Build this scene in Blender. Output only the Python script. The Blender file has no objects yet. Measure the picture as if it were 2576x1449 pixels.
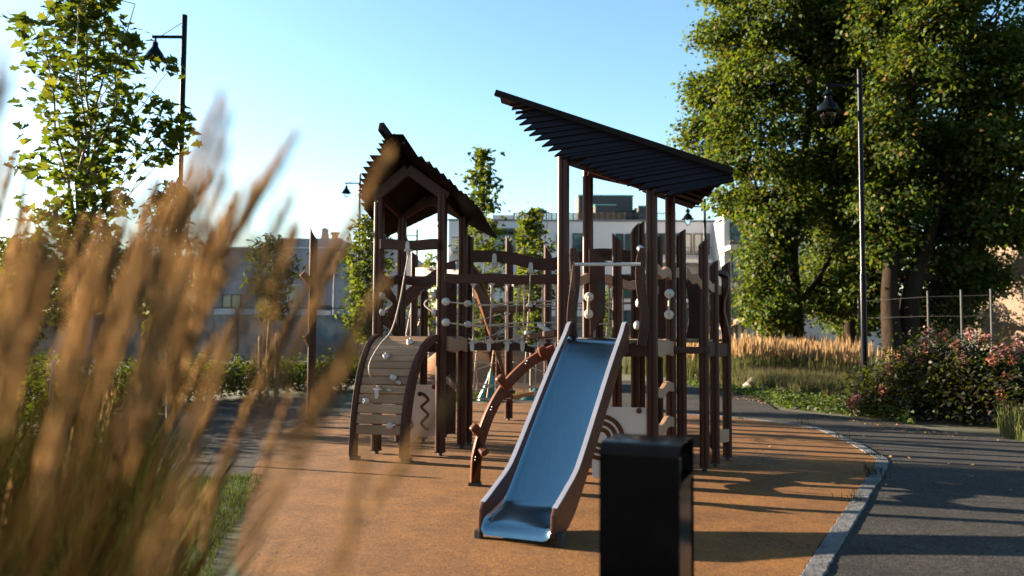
import bpy, bmesh, math, random
import numpy as np
from mathutils import Vector as V, Matrix
random.seed(7)
rng = np.random.default_rng(11)
C = bpy.context.scene.collection
SC = bpy.context.scene
PI = math.pi
# ---------------------------------------------------------------- camera (28 mm on full frame, eye height 1.54 m)
EYE = V((0, 0, 1.54)); FPX = 2000.0
th = math.atan(101/2000.0); ro = 0.0055
Fw = V((0, math.cos(th), math.sin(th)))
R0 = V((1, 0, 0)); U0 = V((0, -math.sin(th), math.cos(th)))
Rt = R0*math.cos(ro) + U0*math.sin(ro)
Up = U0*math.cos(ro) - R0*math.sin(ro)
cam = bpy.data.cameras.new('camera'); camo = bpy.data.objects.new('camera', cam); C.objects.link(camo)
M = Matrix.Identity(4)
for i in range(3):
    M[i][0] = Rt[i]; M[i][1] = Up[i]; M[i][2] = -Fw[i]; M[i][3] = EYE[i]
camo.matrix_world = M
cam.sensor_width = 36; cam.lens = 36*FPX/2576; cam.clip_start = .05; cam.clip_end = 2000
cam.dof.use_dof = True; cam.dof.focus_distance = 9.2; cam.dof.aperture_fstop = 1.2
SC.camera = camo
def ray(x, y):
    return Fw + Rt*((x-1288)/FPX) - Up*((y-724.5)/FPX)
def pix(x, y, Y):          # the point seen at photo position (x, y) standing Y metres in front
    d = ray(x, y); return EYE + d*(Y/d.y)
def gnd(x, y, z=0.0):
    d = ray(x, y); s = (z-1.54)/d.z; return EYE + d*s
def onplane(x, y, p0, n):
    d = ray(x, y); return EYE + d*((p0-EYE).dot(n)/d.dot(n))
def H(x): return 825.5+(x-1288)*.0055
# ---------------------------------------------------------------- materials
def nodes(name):
    m = bpy.data.materials.new(name); m.use_nodes = True
    nt = m.node_tree; nt.nodes.clear()
    out = nt.nodes.new('ShaderNodeOutputMaterial')
    return m, nt, out
def N(nt, t, **kw):
    n = nt.nodes.new(t)
    for k, v in kw.items(): setattr(n, k, v)
    return n
def coords(nt, scale=(1, 1, 1), kind='Object'):
    tc = N(nt, 'ShaderNodeTexCoord'); mp = N(nt, 'ShaderNodeMapping')
    mp.inputs['Scale'].default_value = scale
    nt.links.new(tc.outputs[kind], mp.inputs['Vector']); return mp.outputs['Vector']
def noise(nt, vec, scale, detail=4, rough=.6):
    n = N(nt, 'ShaderNodeTexNoise'); n.inputs['Scale'].default_value = scale
    n.inputs['Detail'].default_value = detail; n.inputs['Roughness'].default_value = rough
    nt.links.new(vec, n.inputs['Vector']); return n.outputs['Fac']
def ramp(nt, fac, stops):
    r = N(nt, 'ShaderNodeValToRGB'); e = r.color_ramp.elements
    while len(e) < len(stops): e.new(.5)
    for i, (p, c) in enumerate(stops):
        e[i].position = p; e[i].color = (*c, 1) if len(c) == 3 else c
    nt.links.new(fac, r.inputs['Fac']); return r.outputs['Color']
def mixc(nt, fac, a, b, mode='MIX'):
    m = N(nt, 'ShaderNodeMix', data_type='RGBA', blend_type=mode)
    if isinstance(fac, float): m.inputs[0].default_value = fac
    else: nt.links.new(fac, m.inputs[0])
    for s, v in ((6, a), (7, b)):
        if isinstance(v, tuple): m.inputs[s].default_value = (*v, 1)
        else: nt.links.new(v, m.inputs[s])
    return m.outputs[2]
def basic(name, c1, c2=None, scale=6, stretch=(1, 1, 1), rough=.5, metal=0, bump=0, bscale=40, fine=None, coat=0, spec=.5):
    m, nt, out = nodes(name)
    p = N(nt, 'ShaderNodeBsdfPrincipled'); nt.links.new(p.outputs[0], out.inputs[0])
    vec = coords(nt, stretch)
    if c2 is None: c2 = tuple(x*.75 for x in c1)
    f = noise(nt, vec, scale, 6)
    col = ramp(nt, f, [(.35, c2), (.65, c1)])
    if fine:
        f2 = noise(nt, vec, fine, 3, .7)
        col = mixc(nt, .5, col, ramp(nt, f2, [(.3, (.45, .45, .45)), (.7, (1.25, 1.25, 1.25))]), 'MULTIPLY')
    nt.links.new(col, p.inputs['Base Color'])
    p.inputs['Roughness'].default_value = rough; p.inputs['Metallic'].default_value = metal
    p.inputs['Specular IOR Level'].default_value = spec
    p.inputs['Coat Weight'].default_value = coat; p.inputs['Coat Roughness'].default_value = .15
    if bump:
        b = N(nt, 'ShaderNodeBump'); b.inputs['Strength'].default_value = bump; b.inputs['Distance'].default_value = .01
        nt.links.new(noise(nt, vec, bscale, 4), b.inputs['Height']); nt.links.new(b.outputs[0], p.inputs['Normal'])
    return m
def leafmat(name, stops, trans=.45, gloss=.06, rough=.45):
    m, nt, out = nodes(name)
    g = N(nt, 'ShaderNodeNewGeometry')
    col = ramp(nt, g.outputs['Random Per Island'], stops)
    vec = coords(nt)
    col = mixc(nt, .6, col, ramp(nt, noise(nt, vec, .9, 2), [(.3, (.55, .6, .5)), (.7, (1.35, 1.25, 1.1))]), 'MULTIPLY')
    d = N(nt, 'ShaderNodeBsdfDiffuse'); t = N(nt, 'ShaderNodeBsdfTranslucent'); gl = N(nt, 'ShaderNodeBsdfGlossy')
    nt.links.new(col, d.inputs[0]); nt.links.new(mixc(nt, .5, col, (.13, .17, .006)), t.inputs[0])
    gl.inputs[0].default_value = (1, 1, 1, 1); gl.inputs['Roughness'].default_value = rough
    a = N(nt, 'ShaderNodeMixShader'); a.inputs[0].default_value = trans
    nt.links.new(d.outputs[0], a.inputs[1]); nt.links.new(t.outputs[0], a.inputs[2])
    b = N(nt, 'ShaderNodeMixShader'); b.inputs[0].default_value = gloss
    nt.links.new(a.outputs[0], b.inputs[1]); nt.links.new(gl.outputs[0], b.inputs[2])
    nt.links.new(b.outputs[0], out.inputs[0]); return m
def drygrass(name, stops, trans=.4, tint=(.55, .36, .16)):
    m, nt, out = nodes(name)
    g = N(nt, 'ShaderNodeNewGeometry'); col = ramp(nt, g.outputs['Random Per Island'], stops)
    d = N(nt, 'ShaderNodeBsdfDiffuse'); t = N(nt, 'ShaderNodeBsdfTranslucent')
    nt.links.new(col, d.inputs[0]); nt.links.new(mixc(nt, .5, col, tint), t.inputs[0])
    a = N(nt, 'ShaderNodeMixShader'); a.inputs[0].default_value = trans
    nt.links.new(d.outputs[0], a.inputs[1]); nt.links.new(t.outputs[0], a.inputs[2])
    nt.links.new(a.outputs[0], out.inputs[0]); return m
MT = {}
MT['post'] = basic('brown composite', (0.0486, 0.0149, 0.0095), (0.0324, 0.0097, 0.0065), 3, (8, 8, 1), .40, bump=.12, bscale=30, spec=.18)
MT['board'] = basic('brown grained board', (0.0521, 0.0204, 0.0134), (0.0324, 0.0127, 0.0084), 4, (3, 3, 14), .5, bump=.15, bscale=25, spec=.16)
MT['slideboard'] = basic('brown side board', (0.0630, 0.0243, 0.0162), (0.0468, 0.0175, 0.0117), 4, (3, 3, 6), .36, bump=.06, bscale=60, spec=.2)
MT['ochre'] = basic('red brown beam', (0.0840, 0.0288, 0.0128), (0.0608, 0.0200, 0.0088), 4, (4, 4, 4), .5, bump=.1, bscale=30, spec=.16)
MT['roof'] = basic('dark roof plank', (0.0100, 0.0050, 0.0045), (0.0065, 0.0035, 0.0032), 3, (2, 8, 8), .40, bump=.1, bscale=30, spec=.07)
MT['plank'] = basic('weathered larch', (0.2940, 0.2100, 0.1330), (0.1750, 0.1155, 0.0700), 3, (2, 14, 14), .62, bump=.2, bscale=16, fine=9, spec=.16)
MT['rim'] = basic('slide edge sky sheen', (0.2125, 0.2167, 0.2635), (0.1870, 0.1913, 0.2295), 3, rough=.3)  # lavender grey paints the sky's sheen on the slide's board tops
MT['tan'] = basic('tan board', (.30, .180, .115), (.23, .135, .085), 4, (3, 3, 9), .5, bump=.1, bscale=30, spec=.2)
MT['deck'] = basic('deck wood', (0.2160, 0.1440, 0.0840), (0.1560, 0.0960, 0.0540), 4, (2, 10, 10), .6, bump=.1, spec=.16)
MT['cream'] = basic('cream plastic panel', (.46, .40, .36), (.43, .37, .33), 2, rough=.42)
MT['white'] = basic('white plastic', (0.3685, 0.3500, 0.3316), (0.3193, 0.3009, 0.2825), 5, rough=.4)
MT['rope'] = basic('beige rope', (0.3750, 0.3075, 0.2475), (0.2700, 0.2100, 0.1650), 60, (0.7500, 0.7500, 0.7500), .8, bump=.5, bscale=120)
MT['steel'] = basic('brushed steel', (0.3720, 0.3780, 0.3900), (0.3000, 0.3060, 0.3180), 4, (1, 30, 30), .34, metal=1)
MT['slide'] = basic('slide steel', (.29, .375, .39), (.27, .35, .365), 2, (1, 1, 1), .16, metal=1)
MT['slide'] = basic('slide steel', (.235, .315, .335), (.215, .29, .31), 4, (9, 1.2, 1.2), .17, metal=1)
MT['galv'] = basic('galvanised', (0.0360, 0.0360, 0.0374), (0.0240, 0.0240, 0.0254), 8, rough=.6, metal=.0, spec=.2)
MT['black'] = basic('black metal', (.012, .013, .015), (.008, .009, .01), 5, rough=.32, spec=.16)
MT['lampblack'] = basic('lamp black', (.004, .005, .007), (.003, .0035, .005), 5, rough=.22, spec=.05)
MT['bin'] = basic('bin black', (.003, .003, .0035), (.002, .002, .0025), 5, rough=.16, spec=.07)
MT['dark'] = basic('dark rubber', (.02, .02, .022), (.012, .012, .014), 5, rough=.6)
MT['bolt'] = basic('dark bolt', (.03, .03, .035), (.02, .02, .024), 5, rough=.35, metal=.6)
MT['bark'] = basic('bark', (.026, .0165, .0105), (.009, .0058, .004), 4, (6, 6, 1), .9, bump=1.0, bscale=7, fine=30, spec=.1)
MT['barky'] = basic('young bark', (0.1560, 0.1200, 0.0900), (0.0900, 0.0690, 0.0510), 8, (3, 3, 1), .8, bump=.3, bscale=12)
MT['stake'] = basic('grey stake', (0.2310, 0.1960, 0.1540), (0.1400, 0.1120, 0.0840), 5, (4, 4, 1), .8)
MT['stone'] = basic('boulder', (0.2160, 0.1800, 0.1500), (0.1200, 0.0990, 0.0840), 3, rough=.85, bump=.8, bscale=8, fine=40)
MT['render'] = basic('white render', (0.5310, 0.5095, 0.5167), (0.5167, 0.4951, 0.5023), .4, rough=.85)
MT['render2'] = basic('pale render', (0.5032, 0.4760, 0.4488), (0.4828, 0.4556, 0.4284), .5, rough=.85)
MT['beige'] = basic('beige plaster', (.105, .073, .050), (.088, .060, .041), .6, rough=.9, fine=5, bump=.2)
MT['greywall'] = basic('grey cladding', (.165, .175, .205), (.15, .16, .19), .5, rough=.6)
MT['greywall2'] = basic('dark grey cladding', (0.1680, 0.1736, 0.1960), (0.1512, 0.1568, 0.1736), .5, rough=.55)
MT['seam'] = basic('light seam', (0.3850, 0.3850, 0.4060), (0.3500, 0.3500, 0.3710), 2, rough=.6)
MT['charcoal'] = basic('charcoal cladding', (.035, .032, .036), (.022, .02, .023), 2, (1, 1, 12), .6)
MT['timber'] = basic('brown timber', (0.1400, 0.0840, 0.0490), (0.0770, 0.0455, 0.0280), 3, (2, 2, 10), .7)
MT['frame'] = basic('window frame', (.02, .023, .027), (.015, .017, .02), 4, rough=.4)
MT['slate'] = basic('grey roof', (.16, .16, .18), (.11, .11, .12), 2, rough=.7)
MT['copper'] = basic('green copper', (.12, .33, .30), (.09, .26, .24), .5, rough=.6)
MT['tarp'] = basic('green tarp', (.01, .10, .085), (.005, .05, .045), 4, rough=.3, bump=.8, bscale=6)
MT['bluetarp'] = basic('blue board', (.06, .14, .30), (.04, .10, .24), 3, rough=.5)
MT['red'] = basic('red paint', (.35, .05, .03), (.28, .04, .02), 3, rough=.5)
MT['brick'] = basic('chimney brick', (.36, .20, .15), (.26, .14, .10), 5, rough=.8)
def glassmat():
    m, nt, out = nodes('window glass')
    p = N(nt, 'ShaderNodeBsdfPrincipled'); nt.links.new(p.outputs[0], out.inputs[0])
    vec = coords(nt)
    nt.links.new(ramp(nt, noise(nt, vec, .8, 2), [(.35, (.02, .05, .06)), (.65, (.05, .12, .13))]), p.inputs['Base Color'])
    p.inputs['Roughness'].default_value = .06; p.inputs['Specular IOR Level'].default_value = .9
    return m
MT['glass'] = glassmat()
def bulbmat():
    m, nt, out = nodes('clear lamp glass')
    g = N(nt, 'ShaderNodeBsdfGlass'); g.inputs['Roughness'].default_value = .02; g.inputs['IOR'].default_value = 1.08
    t = N(nt, 'ShaderNodeBsdfTransparent'); a = N(nt, 'ShaderNodeMixShader'); a.inputs[0].default_value = .55
    gl = N(nt, 'ShaderNodeBsdfGlossy'); gl.inputs['Roughness'].default_value = .05
    lw = N(nt, 'ShaderNodeLayerWeight'); lw.inputs[0].default_value = .25
    nt.links.new(t.outputs[0], a.inputs[1]); nt.links.new(g.outputs[0], a.inputs[2])
    b = N(nt, 'ShaderNodeMixShader'); nt.links.new(lw.outputs['Fresnel'], b.inputs[0])
    nt.links.new(a.outputs[0], b.inputs[1]); nt.links.new(gl.outputs[0], b.inputs[2])
    nt.links.new(b.outputs[0], out.inputs[0]); return m
MT['bulb'] = bulbmat()
def rubber(name, c1, c2, c3):
    m, nt, out = nodes(name); p = N(nt, 'ShaderNodeBsdfPrincipled'); nt.links.new(p.outputs[0], out.inputs[0])
    vec = coords(nt)
    col = ramp(nt, noise(nt, vec, .9, 5), [(.3, c2), (.7, c1)])
    sp = N(nt, 'ShaderNodeTexVoronoi'); sp.inputs['Scale'].default_value = 75; nt.links.new(vec, sp.inputs['Vector'])
    col = mixc(nt, .6, col, ramp(nt, sp.outputs['Color'], [(.15, (.35, .35, .35)), (.85, (1.65, 1.6, 1.5))]), 'MULTIPLY')
    d1 = noise(nt, vec, 23, 3, .7)       # scattered dirt and bark crumbs
    d2 = noise(nt, vec, .6, 3)
    mul = N(nt, 'ShaderNodeMath', operation='MULTIPLY'); nt.links.new(d1, mul.inputs[0]); nt.links.new(d2, mul.inputs[1])
    dm = ramp(nt, mul.outputs[0], [(.335, (0, 0, 0)), (.37, (1, 1, 1))])
    col = mixc(nt, dm, col, c3)
    st = ramp(nt, noise(nt, vec, 2.2, 6, .75), [(.38, (.62, .60, .58)), (.62, (1.1, 1.09, 1.08))])
    col = mixc(nt, .8, col, st, 'MULTIPLY')
    nt.links.new(col, p.inputs['Base Color']); p.inputs['Roughness'].default_value = .85
    p.inputs['Specular IOR Level'].default_value = .25
    b = N(nt, 'ShaderNodeBump'); b.inputs['Strength'].default_value = .35; b.inputs['Distance'].default_value = .006
    nt.links.new(noise(nt, vec, 120, 3), b.inputs['Height']); nt.links.new(b.outputs[0], p.inputs['Normal'])
    return m
MT['rubber'] = rubber('orange rubber', (.146, .063, .0125), (.110, .046, .0105), (.03, .018, .012))
MT['rubber2'] = rubber('brown rubber hill', (.23, .11, .06), (.19, .088, .047), (.07, .04, .025))
def asphaltmat():
    m, nt, out = nodes('grey asphalt'); p = N(nt, 'ShaderNodeBsdfPrincipled'); nt.links.new(p.outputs[0], out.inputs[0])
    vec = coords(nt)
    col = ramp(nt, noise(nt, vec, .7, 5), [(.3, (.0155, .0147, .0147)), (.7, (.0305, .0282, .0268))])
    v = N(nt, 'ShaderNodeTexVoronoi'); v.inputs['Scale'].default_value = 58; nt.links.new(vec, v.inputs['Vector'])
    col = mixc(nt, .75, col, ramp(nt, v.outputs['Color'], [(.1, (.15, .15, .15)), (.9, (2.1, 2.05, 2.0))]), 'MULTIPLY')
    v2 = N(nt, 'ShaderNodeTexVoronoi'); v2.inputs['Scale'].default_value = 14; nt.links.new(vec, v2.inputs['Vector'])
    col = mixc(nt, ramp(nt, v2.outputs['Distance'], [(.035, (1, 1, 1)), (.05, (0, 0, 0))]), col, (.2, .16, .12))
    col = mixc(nt, .8, col, ramp(nt, noise(nt, vec, 1.7, 6, .7), [(.38, (.68, .68, .70)), (.60, (1.15, 1.12, 1.08))]), 'MULTIPLY')
    nt.links.new(col, p.inputs['Base Color']); p.inputs['Roughness'].default_value = .9; p.inputs['Specular IOR Level'].default_value = .2
    b = N(nt, 'ShaderNodeBump'); b.inputs['Strength'].default_value = .8; b.inputs['Distance'].default_value = .01
    nt.links.new(noise(nt, vec, 90, 3), b.inputs['Height']); nt.links.new(b.outputs[0], p.inputs['Normal'])
    return m
MT['asphalt'] = asphaltmat()
MT['kerb'] = basic('granite kerb', (0.0938, 0.0938, 0.1013), (0.0300, 0.0307, 0.0345), 7, rough=.85, bump=1.0, bscale=22, fine=28)
MT['soil'] = basic('ground', (0.0420, 0.0450, 0.0180), (0.0240, 0.0240, 0.0108), 1.2, rough=.95, fine=30, bump=.5)
MT['lawn'] = basic('lawn soil', (0.0300, 0.0510, 0.0120), (0.0180, 0.0300, 0.0072), 1.5, rough=.95, fine=30)
def mural(name, seed, pal):
    m, nt, out = nodes(name); p = N(nt, 'ShaderNodeBsdfPrincipled'); nt.links.new(p.outputs[0], out.inputs[0])
    vec = coords(nt, (1, 1, .55)); mp = N(nt, 'ShaderNodeVectorMath', operation='ADD'); nt.links.new(vec, mp.inputs[0]); mp.inputs[1].default_value = (seed*3.7, 0, seed*1.9)
    f = noise(nt, mp.outputs[0], .9, 3, .5)
    col = ramp(nt, f, [(.30+.09*i, c) for i, c in enumerate(pal)])
    w = N(nt, 'ShaderNodeTexVoronoi'); w.inputs['Scale'].default_value = 1.8; nt.links.new(mp.outputs[0], w.inputs['Vector'])
    col = mixc(nt, .5, col, ramp(nt, w.outputs['Color'], [(.2, (.45, .45, .5)), (.8, (1.2, 1.1, 1.05))]), 'MULTIPLY')
    nt.links.new(col, p.inputs['Base Color']); p.inputs['Roughness'].default_value = .6; return m
PAL = [[(0.0924, 0.0798, 0.0840), (0.2310, 0.1596, 0.1302), (0.2520, 0.1848, 0.1554), (0.1260, 0.0840, 0.0756), (0.0420, 0.0420, 0.0546)],
       [(0.2100, 0.1512, 0.1176), (0.1512, 0.0672, 0.0378), (0.0672, 0.0546, 0.0630), (0.2100, 0.1680, 0.1512), (0.1260, 0.1008, 0.0924)],
       [(0.0210, 0.0378, 0.0504), (0.1008, 0.0924, 0.0840), (0.2100, 0.1932, 0.1764), (0.0504, 0.0840, 0.1092), (0.0840, 0.0714, 0.0630)]]
for i in range(3): MT['mural%d' % i] = mural('painted board %d' % i, i, PAL[i])
MT['leaf_maple'] = leafmat('maple leaf', [(0, (0.0128, 0.0336, 0.0048)), (.4, (0.0272, 0.0528, 0.0064)), (.75, (0.0680, 0.0760, 0.0096)), (1, (0.1200, 0.0880, 0.0128))], .45, .012, .6)
MT['leaf_yellow'] = leafmat('yellowing leaf', [(0, (0.0277, 0.0514, 0.0079)), (.5, (0.0553, 0.0751, 0.0118)), (1, (0.1186, 0.1028, 0.0197))], .5, .012, .6)
MT['leaf_dark'] = leafmat('dark leaf', [(0, (0.0057, 0.0130, 0.0031)), (.6, (0.0117, 0.0221, 0.0042)), (1, (0.0286, 0.0286, 0.0065))], .35, .012, .6)
MT['leaf_linden'] = leafmat('linden leaf', [(0, (0.0108, 0.0305, 0.0045)), (.45, (0.0233, 0.0520, 0.0063)), (.80, (0.0520, 0.0736, 0.0090)), (.93, (0.0942, 0.0699, 0.0125)), (1, (0.1256, 0.0609, 0.0144))], .48, .012, .6)
MT['leaf_shrub'] = leafmat('shrub leaf', [(0, (0.0027, 0.0055, 0.0014)), (.6, (0.0055, 0.0093, 0.0022)), (.85, (0.0136, 0.0099, 0.0025)), (1, (0.0271, 0.0123, 0.0037))], .3, .02, .6)
MT['leaf_cover'] = leafmat('ground cover leaf', [(0, (0.0232, 0.0465, 0.0093)), (.7, (0.0465, 0.0790, 0.0139)), (1, (0.0930, 0.1023, 0.0232))], .4, .02, .6)
MT['pink'] = drygrass('pink petals', [(0, (0.1260, 0.0504, 0.0504)), (.6, (0.2100, 0.1008, 0.1008)), (1, (0.2520, 0.1428, 0.1344))], .3, (0.2100, 0.1050, 0.0924))
MT['rust'] = drygrass('rusty petals', [(0, (0.1200, 0.0480, 0.0300)), (.6, (0.1800, 0.0780, 0.0480)), (1, (0.2520, 0.1200, 0.0900))], .3, (0.2100, 0.0960, 0.0600))
MT['plume'] = drygrass('dry plume', [(0, (.115, .064, .029)), (.5, (.215, .130, .060)), (1, (.305, .20, .105))], .5, (.28, .155, .055))
MT['plume2'] = drygrass('bed plume', [(0, (0.1920, 0.1200, 0.0624)), (.6, (0.2496, 0.1632, 0.0912)), (1, (0.2880, 0.2016, 0.1200))], .4)
MT['stem'] = drygrass('dry stem', [(0, (0.0300, 0.0215, 0.0096)), (1, (0.0558, 0.0386, 0.0172))], .3)
MT['blade'] = drygrass('grass blade', [(0, (0.0066, 0.0123, 0.0027)), (.6, (0.0133, 0.0190, 0.0046)), (1, (0.0333, 0.0266, 0.0089))], .25, (0.0399, 0.0445, 0.0089))
MT['blade2'] = drygrass('bed blade', [(0, (0.0454, 0.0648, 0.0227)), (.6, (0.0713, 0.0842, 0.0324)), (1, (0.1296, 0.1102, 0.0518))], .35, (0.1296, 0.1296, 0.0389))
MT['blade3'] = drygrass('purple grass', [(0, (0.0384, 0.0298, 0.0216)), (1, (0.0720, 0.0528, 0.0360))], .3, (0.0960, 0.0624, 0.0480))
MT['turf'] = drygrass('lawn blade', [(0, (0.0195, 0.0429, 0.0078)), (.6, (0.0351, 0.0624, 0.0117)), (1, (0.0663, 0.0780, 0.0195))], .4, (0.0780, 0.1014, 0.0156))
MT['litter'] = drygrass('fallen leaf', [(0, (0.1800, 0.0900, 0.0300)), (1, (0.3000, 0.1980, 0.0840))], .1)
# ---------------------------------------------------------------- mesh builder
WL = {}
def wl(o): return WL.get(o.name, V((0, 0, 0)))
class MB:
    def __init__(s): s.v = []; s.f = []
    def add(s, vs, fs):
        b = len(s.v); s.v += [V(v) for v in vs]; s.f += [tuple(b+i for i in f) for f in fs]; return s
    def box(s, c, ax, ay, az):          # centre and three half-axis vectors
        c, ax, ay, az = V(c), V(ax), V(ay), V(az)
        vs = [c+ax*i+ay*j+az*k for k in (-1, 1) for j in (-1, 1) for i in (-1, 1)]
        fs = [(0, 2, 3, 1), (4, 5, 7, 6), (0, 1, 5, 4), (2, 6, 7, 3), (0, 4, 6, 2), (1, 3, 7, 5)]
        if ax.cross(ay).dot(az) < 0: fs = [f[::-1] for f in fs]
        return s.add(vs, fs)
    def bar(s, a, b, w, h, up=(0, 0, 1)):
        a, b = V(a), V(b); d = b-a; L = d.length; d /= L; u = V(up); sd = d.cross(u)
        if sd.length < 1e-5: sd = d.cross(V((1, 0, 0)))
        sd.normalize(); u = sd.cross(d)
        return s.box((a+b)/2, d*(L/2), sd*(w/2), u*(h/2))
    def prism(s, poly, ext):
        poly = [V(p) for p in poly]; e = V(ext); n = len(poly)
        nrm = V((0, 0, 0))
        for i in range(n):
            nrm += poly[i].cross(poly[(i+1) % n])
        if nrm.dot(e) > 0: poly = poly[::-1]
        vs = poly + [p+e for p in poly]
        fs = [tuple(range(n)), tuple(range(2*n-1, n-1, -1))]
        fs += [(i, n+i, n+(i+1) % n, (i+1) % n)[::1] for i in range(n)]
        fs = fs[:2] + [(f[3], f[2], f[1], f[0])[::-1] for f in fs[2:]]
        return s.add(vs, fs)
    def tube(s, path, r, n=8, caps=True):
        path = [V(p) for p in path]; m = len(path)
        rs = r if isinstance(r, (list, tuple)) else [r]*m
        t0 = (path[1]-path[0]).normalized()
        x = t0.cross(V((0, 0, 1)))
        if x.length < .01: x = t0.cross(V((1, 0, 0)))
        x.normalize(); b = len(s.v)
        for i in range(m):
            t = (path[min(i+1, m-1)]-path[max(i-1, 0)]).normalized()
            x = (x-t*x.dot(t)).normalized(); y = t.cross(x)
            for k in range(n):
                a = 2*PI*k/n; s.v.append(path[i]+(x*math.cos(a)+y*math.sin(a))*rs[i])
        for i in range(m-1):
            for k in range(n):
                p, q = b+i*n+k, b+i*n+(k+1) % n
                s.f.append((p, q, q+n, p+n))
        if caps:
            s.f.append(tuple(b+k for k in range(n))[::-1]); s.f.append(tuple(b+(m-1)*n+k for k in range(n)))
        return s
    def lathe(s, c, prof, n=16, axis=(0, 0, 1)):
        c = V(c); z = V(axis).normalized(); x = z.orthogonal().normalized(); y = z.cross(x); b = len(s.v); m = len(prof)
        for r, h in prof:
            for k in range(n):
                a = 2*PI*k/n; s.v.append(c+(x*math.cos(a)+y*math.sin(a))*max(r, 1e-4)+z*h)
        for i in range(m-1):
            for k in range(n):
                p, q = b+i*n+k, b+i*n+(k+1) % n
                s.f.append((p, q, q+n, p+n))
        s.f.append(tuple(b+k for k in range(n))[::-1]); s.f.append(tuple(b+(m-1)*n+k for k in range(n)))
        return s
    def ball(s, c, r, axis=(0, 0, 1), sq=1.0, n=12):
        return s.lathe(c, [(r*math.sin(PI*i/8), -r*sq*math.cos(PI*i/8)) for i in range(9)], n, axis)
    def build(s, name, mat, parent=None, smooth=False, bevel=0, **tags):
        me = bpy.data.meshes.new(name)
        lo = V([min(v[i] for v in s.v) for i in range(3)]); hi = V([max(v[i] for v in s.v) for i in range(3)])
        c = V(((lo.x+hi.x)/2, (lo.y+hi.y)/2, lo.z))
        me.from_pydata([tuple(v-c) for v in s.v], [], s.f); me.update()
        bm = bmesh.new(); bm.from_mesh(me); bmesh.ops.recalc_face_normals(bm, faces=bm.faces); bm.to_mesh(me); bm.free()
        return link(name, me, mat, c, parent, smooth, bevel, **tags)
def link(name, me, mat, c, parent=None, smooth=False, bevel=0, **tags):
    o = bpy.data.objects.new(name, me); C.objects.link(o)
    me.materials.append(MT[mat] if isinstance(mat, str) else mat)
    if smooth:
        me.polygons.foreach_set('use_smooth', [True]*len(me.polygons))
        if smooth != 'all': me.set_sharp_from_angle(angle=math.radians(38))
    if bevel:
        b = o.modifiers.new('bevel', 'BEVEL'); b.width = bevel; b.segments = 2; b.limit_method = 'ANGLE'; b.angle_limit = .7
    o.location = V(c)-(wl(parent) if parent else V((0, 0, 0))); WL[o.name] = V(c)
    if parent: o.parent = parent
    for k, v in tags.items(): o[k] = v
    return o
def thing(name, label, cat, loc=(0, 0, 0), group=None):
    o = bpy.data.objects.new(name, None); C.objects.link(o); o.location = loc; WL[o.name] = V(loc)
    o.empty_display_size = .2; o['label'] = label; o['category'] = cat
    if group: o['group'] = group
    return o
def tag(o, label=None, cat=None, group=None, kind=None):
    for k, v in (('label', label), ('category', cat), ('group', group), ('kind', kind)):
        if v: o[k] = v
    return o
def copy_tree(o, loc, parent=None, scale=1, label=None):
    c = o.copy(); C.objects.link(c)
    if parent is not None: c.parent = parent
    else:
        c.location = loc; c.scale = (scale,)*3; WL[c.name] = V(loc)
    if label: c['label'] = label
    for ch in list(o.children):
        d = copy_tree(ch, None, c)
        d.location = ch.location; d.matrix_parent_inverse = Matrix.Identity(4)
    return c
# ---------------------------------------------------------------- foliage helpers (numpy)
SH_MAPLE = [(0, 0), (.30, -.06), (.22, .18), (.52, .30), (.26, .48), (.20, .72), (0, 1.0), (-.20, .72), (-.26, .48), (-.52, .30), (-.22, .18), (-.30, -.06)]
SH_OVAL = [(0, 0), (.24, .25), (.26, .55), (0, 1.0), (-.26, .55), (-.24, .25)]
SH_HEART = [(0, 0), (.34, .08), (.40, .38), (.16, .78), (0, 1), (-.16, .78), (-.40, .38), (-.34, .08)]
SH_LONG = [(0, 0), (.13, .3), (.12, .65), (0, 1), (-.12, .65), (-.13, .3)]
SH_QUAD = [(0, 0), (.42, .45), (0, 1), (-.42, .45)]
def unit(a): return a/np.maximum(np.linalg.norm(a, axis=1, keepdims=True), 1e-9)
def np_mesh(name, verts, k, mat, parent, **tags):      # verts (n,k,3): n separate polygons of k corners
    n = len(verts); c = np.array([verts[..., 0].mean(), verts[..., 1].mean(), verts[..., 2].min()])
    me = bpy.data.meshes.new(name); flat = (verts-c).reshape(-1, 3).astype(np.float32)
    me.vertices.add(n*k); me.vertices.foreach_set('co', flat.ravel())
    me.loops.add(n*k); me.loops.foreach_set('vertex_index', np.arange(n*k, dtype=np.int32))
    me.polygons.add(n); me.polygons.foreach_set('loop_start', np.arange(0, n*k, k, dtype=np.int32))
    me.update(calc_edges=True)
    return link(name, me, mat, V(c), parent, **tags)
def leaves(name, P, size, mat, parent=None, shape=SH_OVAL, up=.6, droop=0.0, out=None, fold=.12, **tags):
    P = np.asarray(P); n = len(P); s = np.asarray(size)*np.ones(n)*rng.uniform(.7, 1.2, n)
    nr = rng.normal(size=(n, 3)); nr[:, 2] = np.abs(nr[:, 2])*1.0+up
    if out is not None: nr += out*.7
    nr = unit(nr); t = rng.normal(size=(n, 3)); t[:, 2] -= droop
    t = unit(t-nr*np.sum(t*nr, 1, keepdims=True)); b = np.cross(nr, t)
    k = len(shape); vs = np.zeros((n, k, 3))
    for i, (x, y) in enumerate(shape):
        vs[:, i] = P+s[:, None]*(b*x+t*(y-.3)+nr*(abs(x)*fold*2-(y*y)*fold))
    return np_mesh(name, vs, k, mat, parent, **tags)
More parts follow.
